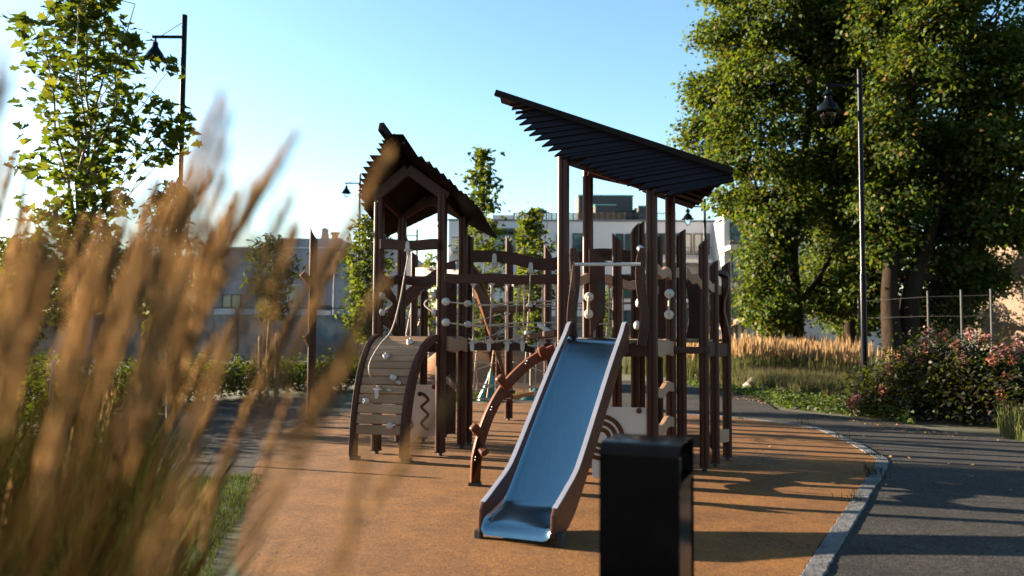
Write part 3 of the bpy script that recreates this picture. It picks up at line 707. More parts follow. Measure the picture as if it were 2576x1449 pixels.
MB().bar(T2+V((0, -.05, -.05)), T4+V((.03, -.05, -.03)), .045, .10).build('eave_beam', 'post', rs, bevel=.006)
for a, c in ((T1, T2), (T3, T4)):
    k = ((a+c)/2-A_).dot(V((rdn.x, rdn.y, 0)).normalized())/V((rdn.x, rdn.y, 0)).length
    ap = A_+rdn*k+V((0, 0, -.10))
    MB().bar(a+V((0, 0, -.03)), ap, .045, .10).build('gable_beam', 'post', rs, bevel=.006)
    MB().bar(c+V((0, 0, -.03)), ap, .045, .10).build('gable_beam', 'post', rs, bevel=.006)
# slide
Tt = V((.815, 7.75, 0)); Bb = gnd(1292, 1353); Bb = V((Bb.x+.005, Bb.y+.30, 0))
Bb = V((.03, 5.76, 0))
sd_ = (Bb-Tt); SLn = sd_.length; sd_.normalize(); KS = SLn/2.54; sw = V((-sd_.y, sd_.x, 0))
if sw.x < 0: sw = -sw
def sp(s, z, c=0.0): return Tt+sd_*(s*KS if s > 0 else s)+V((0, 0, z))+sw*c
hw = .262
bedp = spline([V((s, 0, z)) for s, z in ((-.16, 1.45), (-.02, 1.445), (.10, 1.415), (.22, 1.34), (.6, 1.09), (1.2, .71), (1.72, .355), (1.9, .24), (2.0, .195), (2.12, .168), (2.3, .142), (2.46, .118), (2.52, .085), (2.545, .04))], 4)
slide = MB(); nb_ = len(bedp); cs = [(-hw, .035), (-hw+.018, .012), (-hw+.05, 0), (0, 0), (hw-.05, 0), (hw-.018, .012), (hw, .035)]
vs = [sp(p.x, p.z+dz, c) for p in bedp for c, dz in cs]
fs = [(i*7+k, i*7+k+1, (i+1)*7+k+1, (i+1)*7+k) for i in range(nb_-1) for k in range(6)]
slide.add(vs, fs); n0 = len(slide.v)
bedo = slide.build('slide', 'slide', TS, smooth='all')
for side in (-1, 1):
    topo = spline([V((s, 0, z)) for s, z in ((-.17, 1.50), (-.145, 1.575), (-.06, 1.605), (.03, 1.57), (.14, 1.49), (.6, 1.225), (1.2, .845), (1.72, .515), (1.92, .42), (2.12, .36), (2.35, .295), (2.47, .265))], 4)
    boto = spline([V((s, 0, z)) for s, z in ((2.52, .22), (2.525, .10), (2.47, .035), (2.2, .05), (1.95, .125), (1.7, .26), (1.2, .565), (.6, .945), (.15, 1.23), (.0, 1.29), (-.17, 1.30))], 4)
    c0 = side*hw if side > 0 else -hw-.032
    sb = MB().prism([sp(p.x, p.z, c0) for p in topo+boto], sw*.032).build('side_board', 'slideboard', bedo, bevel=.008)
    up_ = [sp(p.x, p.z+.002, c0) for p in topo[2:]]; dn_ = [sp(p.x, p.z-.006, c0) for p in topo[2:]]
    MB().prism([p-sw*.003 for p in up_+dn_[::-1]], sw*.038).build('rim', 'rim', sb, bevel=.003)  # added pale strip: sky reflection on the board's top edge, put in as colour
MB().bar(sp(2.50, .05, hw+.06), sp(2.42, .05, hw+.06), .05, .09).build('ground_anchor', 'galv', bedo, bevel=.004)
MB().bar(sp(2.50, .03, -hw-.05), sp(2.42, .03, -hw-.05), .05, .06).build('ground_anchor', 'galv', bedo, bevel=.004)
# curved climbing pole with foot pegs
base = gnd(1195, 1221)
cp = spline([V((base.x, base.y, .03)), pix(1199, 1150, 7.72), pix(1212, 1095, 7.74), pix(1232, 1040, 7.78), pix(1262, 985, 7.84), pix(1300, 940, 7.9), pix(1345, 903, 7.96), pix(1395, 878, 8.02)], 6)
pole = ribbonboard(TS, 'climbing_pole', cp, .098, .075, 'ochre', (.25, -.97, 0), bevel=.012)
for (x, y), (x2, y2), Y in (((1213, 1096), (1188, 1070), 7.72), ((1277, 974), (1253, 947), 7.84), ((1371, 905), (1361, 872), 7.97), ((1210, 1126), (1222, 1142), 7.72)):
    MB().bar(pix(x, y, Y-.02), pix(x2, y2, Y-.09), .085, .060, (.25, -.97, 0)).build('foot_peg', 'ochre', pole, bevel=.02)
bolts(pole, [pix(x, y, Y) for x, y, Y in ((1327, 908, 7.88), (1324, 915, 7.88), (1239, 1024, 7.72), (1237, 1031, 7.72), (1198, 1150, 7.67), (1197, 1157, 7.67))], (-.25, -.97, 0), .011, 'bolt')
MB().box(V((base.x, base.y, .015)), uL*.055, nL*.05, V((0, 0, .018))).build('foot', 'dark', pole)
# maze panel beside the slide
pn, pc, pax, pnn = panel(TS, 1490, 1626, 1024, 1204, 7.95, yaw=AS)
mc = onplane(1513, 1100, pc+pnn*.012, pnn)
for r0, mat, off in ((.23, 'ochre', 0), (.185, 'cream', .004), (.165, 'ochre', .008), (.12, 'cream', .012), (.10, 'ochre', .016), (.055, 'cream', .020)):
    MB().lathe(mc+pnn*off, [(r0, 0), (r0, .006)], 36, pnn).build('maze_ring', mat, pn)
MB().lathe(onplane(1608, 1033, pc+pnn*.012, pnn), [(.028, 0), (.028, .015), (.02, .02)], 12, pnn).build('fixing', 'ochre', pn, smooth=True)
# ============ rope bridge between the towers
TB = thing('rope_bridge', 'white rope net bridge under wavy brown beams between the two play towers', 'rope bridge', (-.1, 9.2, 0))
ba, bb = pix(1119, 700, 9.62), pix(1592, 706, 9.55)
wavy(TB, 'hand_beam', ba, bb, .115, .009, 3.1, .055, 'board', ph=2.9)
hb = spline([pix(1187, 645, 10.35), pix(1230, 645, 10.33), pix(1290, 650, 10.3), pix(1345, 663, 10.28), pix(1390, 664, 10.25), pix(1440, 652, 10.22), pix(1497, 641, 10.2), pix(1550, 642, 10.15), pix(1606, 650, 10.1)], 6)
ub = ribbonboard(TB, 'hand_beam', hb, .155, .055, 'board', (.1, .99, 0))
for x, y in ((1246, 662), (1337, 684), (1434, 674), (1518, 660)):
    clip(ub, pix(x, y, 10.24), uL, 1, s=1.25)
net = MB()
FB = lambda x, y: pix(x, y, 9.75)
for x0, x1 in ((1180, 1262), (1270, 1326), (1356, 1408), (1440, 1500), (1520, 1590)):
    wavy(TB, 'foot_beam', FB(x0, 872), FB(x1, 872), .09, .002, 1, .10, 'board')
wavy(TB, 'foot_beam', pix(1262, 864, 10.5), pix(1345, 880, 10.4), .085, .01, .7, .10, 'board')
xt = [1191, 1236.5, 1277, 1318, 1365, 1400, 1447, 1490, 1533, 1568]; xb = [1190, 1232, 1277.5, 1316, 1365, 1398, 1448, 1489, 1530, 1566]
ya_ = lambda x: 9.62
for i in range(10):
    a, c = pix(xt[i], 715, 9.62), pix(xb[i], 862, 9.72)
    clip(TB, a+V((0, 0, .0)), uL, 1, s=.85); clip(TB, c, uL, -1, s=1.1)
    net.tube(sag(a, c, .0, 3), .0105, 6)
for yA in (759, 811, 851):
    pts = []
    for i, x in enumerate([1121]+xt+[1604]):
        y = yA+(8 if x < 1290 else 4)-(4 if 1260 < x < 1420 else 0)+random.uniform(-1.5, 1.5)
        if i == 0: x, y = (1178, 850) if yA == 851 else (1121, yA)
        pts.append(pix(x, y, 9.6))
    net.tube(spline(pts, 4), .0105, 6)
for y in (759, 811):
    disc(TB, pix(1121, y, 9.56), (-.5, -.85, 0), .050, .04)
    disc(TB, pix(1176, y+5, 10.2), (-.5, -.85, 0), .047, .04)
    net.tube(sag(pix(1176, y+5, 10.2), pix(1602, y+3, 10.1), .04), .0095, 6)
# a second, looser line of ropes and the hanging step logs behind
for a, c, s in (((1185, 765, 10.3), (1400, 764, 9.5), .02), ((1185, 812, 10.5), (1260, 790, 10.9), 0), ((1290, 852, 9.9), (1352, 853, 9.3), -.04), ((1206, 852, 10.2), (1280, 820, 10.8), .03)):
    net.tube(sag(pix(*a), pix(*c), s), .008, 6)
for xa, ya, xb_, yb, Y in ((1306, 715, 1292, 852, 9.6), (1318, 715, 1318, 850, 9.5), (1240, 662, 1240, 770, 10.1), (1334, 690, 1330, 768, 9.45), (1332, 778, 1326, 838, 9.45), (1277, 790, 1276, 852, 9.8), (1310, 715, 1296, 860, 9.9)):
    net.tube([pix(xa, ya, Y), pix(xb_, yb, Y)], .0085, 6)
net.build('net', 'rope', TB, smooth=True)
lg = MB().bar(pix(1236, 779, 10.05), pix(1343, 775, 9.5), .075, .075).build('step_log', 'board', TB, bevel=.012)
for x, y, Y in ((1242, 771, 10.0), (1332, 768, 9.45), (1276, 788, 9.8)): disc(lg, pix(x, y, Y), (0, 0, 1), .04, .025)
lg = MB().bar(pix(1323, 849, 9.5), pix(1402, 838, 9.1), .08, .08).build('step_log', 'board', TB, bevel=.012)
disc(lg, pix(1327, 837, 9.45), (0, 0, 1), .045, .03)
MB().box(pix(1372, 827, 9.3), V((.08, -.03, -.05)), V((.02, .06, .0)), V((0, 0, .02))).build('foot_plate', 'white', TB, bevel=.005)
for x, y, Y in ((1382, 820, 9.2), (1181, 843, 10.1)): MB().tube([pix(x-9, y, Y), pix(x+3, y+1, Y)], .016, 8).build('rope_clamp', 'bolt', TB)
# ============ far climbing frame: posts, arch and spider net
TN = thing('net_climber', 'brown posts with curved arch beam and spider net behind the rope bridge', 'climbing net', (.2, 13.2, 0))
n1, nb1 = post(TN, 1283, 0, 13.3, 594, .13, .15, slant=-.09, ground=(1279, 1057))
n2, nb2 = post(TN, 1377, 900, 13.8, 616, .13, .15, slant=-.09)
ar = spline([pix(1003, 770, 11.5), pix(1040, 735, 11.6), pix(1090, 700, 11.7), pix(1130, 675, 11.8), pix(1165, 668, 11.9), pix(1192, 690, 12.1), pix(1213, 745, 12.4), pix(1233, 820, 12.6), pix(1246, 900, 12.8), pix(1262, 965, 13.0), pix(1276, 1000, 13.15)], 5)
ribbonboard(TN, 'arch_beam', ar, .17, .10, 'ochre', (.35, .93, .1), bevel=.012)
MB().box(pix(1150, 678, 11.75), V((.02, 0, 0)), V((0, .02, 0)), V((0, 0, .12))).build('arch_plate', 'white', TN, bevel=.004)
wavy(TN, 'cross_beam', pix(1290, 716, 13.2), pix(1375, 708, 13.7), .07, .004, 1, .06, 'board')
wavy(TN, 'cross_beam', pix(1230, 722, 13.4), pix(1280, 708, 13.3), .10, .004, 1, .06, 'board')
fr_ = wavy(TN, 'swing_board', pix(1290, 1000, 13.3), pix(1405, 985, 13.0), .07, .02, .6, .05, 'ochre')
MB().box(pix(1278, 986, 13.15), V((.05, 0, 0)), V((0, .03, 0)), V((0, 0, .11))).build('net_bracket', 'white', n1, bevel=.004)
MB().tube([pix(1267, 1003, 13.2), pix(1291, 1003, 13.2)], .06, 12).build('collar', 'ochre', n1)
web = MB()
for a, c, s in (((1178, 883), (1240, 880), .02), ((1178, 905), (1270, 912), .03), ((1178, 935), (1270, 900), .02), ((1178, 962), (1402, 975), .03), ((1178, 985), (1270, 960), .02), ((1175, 1000), (1275, 1008), .0), ((1290, 1006), (1400, 1004), .02),
                ((1290, 868), (1402, 862), .03), ((1290, 910), (1398, 945), .0), ((1285, 960), (1385, 978), .02), ((1200, 870), (1188, 1000), 0), ((1245, 860), (1225, 1000), 0), ((1350, 880), (1345, 1005), 0), ((1330, 770), (1318, 990), 0),
                ((1372, 880), (1382, 1000), 0), ((1390, 870), (1388, 1003), 0), ((1200, 880), (1196, 925), .02), ((1196, 925), (1200, 965), -.03), ((1200, 965), (1198, 990), 0), ((1184, 870), (1180, 985), 0), ((1250, 850), (1246, 1000), 0),
                ((1040, 745), (1020, 850), 0), ((1062, 790), (1030, 880), 0), ((1020, 800), (1075, 806), .0), ((1022, 845), (1080, 850), .0), ((1062, 870), (1045, 960), 0), ((1060, 840), (1082, 848), 0), ((1030, 880), (1090, 890), .02)):
    web.tube(sag(pix(*a, 12.6), pix(*c, 12.9), s, 6), .011, 5)
web.build('spider_net', 'rope', TN, smooth=True)
for x, y in ((1183, 1002), (1292, 985), (1382, 891), (1060, 772)):
    MB().tube([pix(x-10, y, 12.7), pix(x+4, y+1, 12.7)], .025, 8).build('rope_clamp', 'bolt', TN)
# lone pointed post left of the tower
TP = thing('play_post', 'tall lone brown post with slanted tip and small side steps left of the climbing tower', 'play post', gnd(783, 1073))
lp, lb = post(TP, 786, 0, 12.2, 574, .125, .25, slant=-.10, ground=(781, 1073))
for y, dx in ((695, -20), (850, -12)):
    a = pix(780, y+18, lb.y-.05); c = pix(780+dx, y-8, lb.y-.12)
    MB().bar(a, c, .09, .10).build('step', 'board', TP, bevel=.012)
# ---------------------------------------------------------------- ground
def sheet(name, pts, z, mat, kind='structure'):
    m = MB(); m.add([V((p[0], p[1], z)) for p in pts], [tuple(range(len(pts)))])
    o = m.build(name, mat); o['kind'] = kind; return o
def smooth2(pts, n=6): return [(p.x, p.y) for p in spline([V((p[0], p[1], 0)) for p in pts], n)]
G = lambda x, y: (gnd(x, y).x, gnd(x, y).y)
sheet('ground', [(-700, -60), (700, -60), (700, 1300), (-700, 1300)], -.03, 'soil')
inner = [G(1480, 1022), G(1703, 1041), G(1837, 1050), G(2012, 1071), G(2099, 1097), G(2176, 1139), G(2204, 1160), G(2159, 1230), G(2110, 1303), G(2057, 1376), G(2012, 1449), (1.45, 4.35), (.7, 3.85), (-.2, 3.72), (-1.0, 4.15), G(600, 1440), G(616, 1300), G(634, 1190), G(695, 1092)]
inner_s = smooth2(inner)
left_far = [G(800, 1052), G(900, 1032), G(1040, 1019), G(1180, 1014), G(1400, 1014)]
sheet('play_surface', inner_s+left_far, 0.0, 'rubber')
path_r = [G(2012, 1449), G(2090, 1449), (2.6, 3.4), (7.0, 3.0), G(3000, 1150), G(2760, 1122), G(2576, 1109), G(2450, 1093), G(2340, 1078), G(2220, 1059), G(2106, 1045), G(2020, 1037), G(1951, 1029), G(1928, 1012), G(1885, 990), G(1800, 973), G(1730, 964), G(1600, 957), G(1470, 957), G(1440, 1010), G(1480, 1023), G(1703, 1041.5), (3.0, 12.0), (3.3, 9), (2.5, 6.2)]
sheet('path', path_r, -.006, 'asphalt')
sheet('path', [G(330, 1010), G(900, 1000), G(1000, 1021), G(745, 1090), G(660, 1190), G(620, 1200), G(430, 1195), G(330, 1120)], -.010, 'asphalt')
sheet('path', [(-1.6, 2.6), (1.0, 2.4), (3.0, 3.4), (2.2, 4.5), (1.2, 4.3), (.6, 3.9), (-.2, 3.76), (-1.0, 4.2), (-1.7, 4.9)], -.014, 'asphalt')
sheet('lawn', [G(250, 1190), G(440, 1200), G(760, 1190), (-1.5, 6.0), (-1.3, 4.9), (-.8, 4.2), (-1.2, 2.2), (-6, 2.2), (-6.5, 8)], -.018, 'lawn')
# granite kerb: a row of long stones round the near side of the play surface
kb = MB(); nk = len(inner_s); Wk = .135; cum = 0
inner_k = smooth2(inner[:16]); nk = len(inner_k); cl_ = [V((p[0], p[1], 0)) for p in inner_k]
ctr = V((0, 8, 0)); seglen = 1.0; acc = 0; start = 6
dense = []
for i in range(start, nk-1):
    for k in range(4): dense.append(cl_[i].lerp(cl_[i+1], k/4))
offs = []
for i, p in enumerate(dense):
    t = (dense[min(i+1, len(dense)-1)]-dense[max(i-1, 0)]).normalized(); n = V((t.y, -t.x, 0))
    if n.dot(p-ctr) < 0: n = -n
    offs.append(n)
i = 0
while i < len(dense)-1:
    L = 0; j = i
    while j < len(dense)-1 and L < .85: L += (dense[j+1]-dense[j]).length; j += 1
    ins = dense[i:j+1]; out_ = [dense[k]+offs[k]*Wk for k in range(i, j+1)]
    ins = [p+offs[i+k]*.004 for k, p in enumerate(ins)]
    zt = .006+random.uniform(-.003, .004)
    e = .006
    poly = ins+out_[::-1]
    c0 = sum(poly, V((0, 0, 0)))/len(poly)
    kb.prism([V((p.x+random.uniform(-.006, .006), p.y+random.uniform(-.006, .006), -.05)) for p in poly], V((0, 0, .05+zt)))
    i = j
kerb = kb.build('kerb', 'kerb', bevel=.008); kerb['kind'] = 'structure'
# low rubber-covered hill beyond the surface
hx, hy = 34, 22; hv = []; hf = []
for j in range(hy):
    for i in range(hx):
        x = -3.4+i*(6.4/(hx-1)); y = 18.6+j*(5.0/(hy-1))
        a = min(1, max(0, (y-18.9)/2.0)); b = min(1, max(0, (23.2-y)/1.2)); c = min(1, max(0, (x+3.2)/1.5)); d = min(1, max(0, (2.8-x)/1.5))
        s = lambda t: t*t*(3-2*t)
        hv.append((x, y, -.03+1.02*s(a)*s(b)*s(c)*s(d)))
for j in range(hy-1):
    for i in range(hx-1): hf.append((j*hx+i, j*hx+i+1, (j+1)*hx+i+1, (j+1)*hx+i))
o = MB().add(hv, hf).build('play_hill', 'rubber2', smooth='all'); o['kind'] = 'structure'
# ---------------------------------------------------------------- grass and litter (countless: stuff)
def poly_pts(poly, n):
    xs = np.array([p[0] for p in poly]); ys = np.array([p[1] for p in poly]); out = []
    while len(out) < n:
        x = rng.uniform(xs.min(), xs.max(), n); y = rng.uniform(ys.min(), ys.max(), n); ins = np.zeros(n, bool); j = len(poly)-1
        for i in range(len(poly)):
            cnd = ((ys[i] > y) != (ys[j] > y)) & (x < (xs[j]-xs[i])*(y-ys[i])/(ys[j]-ys[i]+1e-12)+xs[i]); ins ^= cnd; j = i
        out += list(zip(x[ins], y[ins]))
    return np.array(out[:n])
def dirs(n, spread, wind=(0, 0)):
    d = rng.normal(size=(n, 3))*spread; d[:, 2] = 1; d[:, 0] += wind[0]; d[:, 1] += wind[1]; return unit(d)
def grass(name, poly, n, L, W, mat, label=None, spread=.35, bend=.6, z=0, wind=(0.05, 0), cat='grass'):
    p = poly_pts(poly, n); B = np.column_stack([p, np.full(n, z)])
    return tag(ribbons(name, B, dirs(n, spread, wind), rng.uniform(*L, n), W, bend, mat), label, cat, None, 'stuff')
grass('lawn_grass', [G(300, 1200), G(430, 1203), G(668, 1190), (-1.98, 5.4), (-1.76, 4.85), (-1.5, 4.4), (-1.9, 3.4), (-5, 3.4), (-5, 8)], 26000, (.03, .09), .007, 'turf', 'short sunlit green lawn at the lower left behind the tall grass', .6, z=-.02)
grass('strip_grass', [G(1000, 1010), G(1180, 1006), G(1420, 1006), (2.2, 18.8), (-3.4, 18.8)], 9000, (.05, .14), .012, 'turf', 'narrow strip of rough green grass between orange surface and brown hill', .5, z=-.03)
bedL = [G(1700, 958), G(1800, 968), G(1890, 983), G(1935, 1006), G(1960, 1022), G(2110, 1040), G(2240, 1050), (8.5, 19.0), (9.5, 25.5), (3.4, 27)]
bed_back = [G(1700, 950), G(1850, 962), G(2000, 965), G(2190, 975), G(2260, 985), (10.5, 27), (3.6, 28)]
bed_front = [G(1735, 962), G(1800, 966), G(1890, 980), G(1960, 1000), G(2080, 1018), G(2180, 1020), G(2230, 990), G(2000, 970), G(1850, 964)]
grass('bed_grass', bed_back, 12000, (.7, 1.05), .014, 'blade2', 'tall pale green feather grass blades in the planting bed', .12, .35, z=-.03, wind=(.12, 0))
grass('fine_grass', bed_front, 3500, (.35, .72), .010, 'blade3', 'low purple brown fine grass in front of the feather grass', .25, .5, z=-.03, wind=(.1, 0))
grass('fine_grass', bed_front, 11000, (.25, .62), .012, 'blade2', 'low green fine grass at the foot of the planting bed', .25, .5, z=-.03, wind=(.1, 0))
n = 3600; p = poly_pts(bed_back, n); d = dirs(n, .10, (.14, 0)); L = rng.uniform(.66, 1.04, n)*(1+.13*np.sin(p[:, 0]*2.1+p[:, 1]*1.3)+.09*np.sin(p[:, 0]*4.7-p[:, 1]*2.9))
B = np.column_stack([p, np.full(n, -.03)])+d*L[:, None]
o = ribbons('feather_plumes', np.concatenate([B, B+rng.normal(size=B.shape)*.012]), np.concatenate([d, dirs(n, .2, (.2, 0))]), rng.uniform(.24, .36, 2*n), .030, .2, 'plume2', seg=3)
tag(o, 'golden feathery plumes of the ornamental grass bed along the path', 'grass', None, 'stuff')
n = 2600; p = poly_pts([G(1890, 988), G(1935, 1008), G(1958, 1024), G(2106, 1040), G(2220, 1054), G(2300, 1068), G(2250, 1035), G(2100, 1016), G(1950, 1000)], n)
o = leaves('ground_cover', np.column_stack([p, rng.uniform(-.02, .22, n)]), .075, 'leaf_cover', shape=SH_HEART, up=1.0)
tag(o, 'low bright green ground cover edging the path below the lamp post', 'ground cover', None, 'stuff')
n = 2200; p = poly_pts([G(1700, 958), G(1890, 983), G(1935, 1010), G(1958, 1026), G(1900, 1000), G(1700, 964)], n)
o = leaves('edge_weeds', np.column_stack([p, rng.uniform(-.02, .12, n)]), .06, 'leaf_cover', shape=SH_HEART, up=1.0); tag(o, 'weedy green edge between the path and the tall grass bed', 'ground cover', None, 'stuff')
n = 330; p = np.concatenate([poly_pts([G(1700, 968), G(1890, 990), G(1960, 1030), G(2230, 1064), G(2576, 1114), G(2300, 1090), G(1900, 1016)], 290), poly_pts(path_r[:9]+path_r[-3:], 40)])
o = leaves('leaf_litter', np.column_stack([p, np.full(n, .004)]), .042, 'litter', shape=SH_HEART, up=4.0, fold=.25); tag(o, 'dry fallen leaves scattered over the grey path', 'leaf litter', None, 'stuff')
# kerb-side weeds
p = []
for x, y in ((2208, 1148), (2195, 1185), (2200, 1195), (2030, 1068), (2118, 1100), (2190, 1200), (1860, 1053), (2150, 1262)):
    g = gnd(x, y); p += [(g.x+random.gauss(0, .06), g.y+random.gauss(0, .08)) for _ in range(26)]
p = np.array(p); n = len(p)
tag(ribbons('kerb_weeds', np.column_stack([p, np.zeros(n)]), dirs(n, .5), rng.uniform(.05, .16, n), .006, .6, 'blade'), 'thin weeds growing along the granite kerb', 'weeds', None, 'stuff')
# ---------------------------------------------------------------- boulders
def boulder(x, y, w, h, label, seed):
    r_ = random.Random(seed); g = gnd(x, y); me = bmesh.new(); bmesh.ops.create_icosphere(me, subdivisions=4, radius=1)
    from mathutils import noise as nz
    for v in me.verts:
        k = 1+.28*nz.noise(v.co*1.1+V((seed, 0, 0)))+.10*nz.noise(v.co*3.2+V((0, seed, 0)))+.03*nz.noise(v.co*9)
        v.co = V((v.co.x*w*k, v.co.y*w*.8*k, v.co.z*h*k+h*.35))
    m = bpy.data.meshes.new('boulder'); me.to_mesh(m); me.free()
    o = link('boulder', m, 'stone', g, None, smooth='all'); tag(o, label, 'boulder', 'boulders beside the path')
boulder(1992, 998, .33, .19, 'larger sunlit boulder nearer the lamp post at the path edge', 3)
boulder(1898, 978, .27, .21, 'smaller boulder farther back where fine grass meets the path', 8)
# ---------------------------------------------------------------- litter bin
ea = V((math.cos(.385), -math.sin(.385), 0)); eb = V((math.sin(.385), math.cos(.385), 0))
c0 = V((.3685, 3.35, 0)); bw, bd, bh = .332, .35, 1.068
TBn = thing('litter_bin', 'tall black metal litter bin with rounded hood in front of the slide', 'litter bin', c0+ea*bw/2+eb*bd/2)
def bp(a, b, z): return c0+ea*a+eb*b+V((0, 0, z))
prof = []
def arcpts(cx, cz, r, a0, a1, n=7): return [(cx+r*math.cos(a0+(a1-a0)*i/n), cz+r*math.sin(a0+(a1-a0)*i/n)) for i in range(n+1)]
R_ = .05; outer = [(0, .02)]+arcpts(R_, bh-R_, R_, PI, PI/2)+arcpts(bd-R_, bh-R_, R_, PI/2, 0)+[(bd, .02)]
t = .004; inn = [(bd-t, .02)]+arcpts(bd-R_, bh-R_, R_-t, 0, PI/2)+arcpts(R_, bh-R_, R_-t, PI/2, PI)+[(t, .02)]
MB().prism([bp(0, y, z) for y, z in outer+inn], ea*bw).build('hood', 'bin', TBn, smooth=True)
MB().box(bp(bw/2, bd/2, .465), ea*(bw/2-.006), eb*(bd/2-.006), V((0, 0, .445))).build('body', 'bin', TBn, bevel=.004)
MB().box(bp(bw/2, bd/2, .93), ea*(bw/2-.05), eb*(bd/2-.02), V((0, 0, .04))).build('liner_lid', 'dark', TBn)
MB().bar(bp(bw-.002, .012, .905), bp(bw-.002, bd-.012, .905), .006, .02).build('rim', 'bin', TBn)
# ---------------------------------------------------------------- lamps
def lamp(x, yref, Y, ytop, yarm, xend, r, label, stay=True, hb=.2, fancy=False):
    b = pix(x, yref, Y); top = pix(x, ytop, Y).z; za = pix(x, yarm, Y).z
    L = (x-xend)/FPX*Y; p = V((b.x, b.y, 0))
    t = thing('street_lamp', label, 'street lamp', p, 'street lamps')
    MB().lathe(p, [(.062, -.03), (.062, 2.6), (.050, 2.66), (.050, top)], 14).build('pole', 'lampblack', t, smooth=True)
    MB().bar(p+V((0, 0, za)), p+V((-L, 0, za)), .045, .045).build('arm', 'lampblack', t)
    if stay: MB().tube([p+V((0, 0, top-.12)), p+V((-L*.72, 0, za+.02))], .006, 6).build('stay', 'lampblack', t)
    c = p+V((-L+.06, 0, za)); s = r/.21
    sh = [(.02, .0), (.02, -.10), (.05, -.11), (.055, -.19), (.06, -.20), (.10, -.26), (.15, -.33), (.165, -.37), (.21, -.42), (.205, -.425), (.12, -.405)]
    if fancy: sh = [(.018, 0), (.018, -.06), (.05, -.10), (.09, -.15), (.055, -.17), (.05, -.21), (.07, -.25), (.13, -.30), (.145, -.36), (.21, -.405), (.205, -.415), (.11, -.395)]
    MB().lathe(c, [(a*s, h*s) for a, h in sh], 20).build('lamp_shade', 'lampblack', t, smooth=True)
    z = sh[-1][1]*s; g = [(.118*s, z), (.116*s, z-hb*.25), (.095*s, z-hb*.55), (.055*s, z-hb*.85), (.012, z-hb)]
    MB().lathe(c, g, 18).build('globe', 'bulb', t, smooth='all')
    return t
lamp(455, 400, 15, 38, 93, 374, .21, 'black street lamp with a stay wire beside the multi-stemmed maple at left')
lamp(2169, 600, 15.4, 175, 215, 2080, .277, 'black street lamp with ornate shade standing in front of the big trees', False, .27, True)
lamp(905, 500, 33, 437, 461, 867, .21, 'small distant black street lamp just left of the tent roof', True, .2)
lamp(1773, 600, 27, 500, 520, 1726, .22, 'black street lamp half hidden under the right end of the sweeping roof', False, .25, True)
lamp(1049, 620, 43, 577, 593, 1020, .2, 'tiny far street lamp seen through the tent-roofed tower')
lamp(1310, 620, 40, 573, 590, 1278, .2, 'far street lamp among young trees before the white apartment block')
p = pix(840, 750, 38); t = thing('light_pole', 'slim grey road light with a flat head in front of the grey building', 'road light', (p.x, p.y, 0))
zt = pix(840, 682, 38).z
MB().tube([V((p.x, p.y, 0)), V((p.x, p.y, zt))], [.06, .045], 8).build('pole', 'slate', t); MB().box(V((p.x-.22, p.y, zt)), V((.26, 0, .0)), V((0, .1, 0)), V((0, 0, .05))).build('lamp_head', 'slate', t)
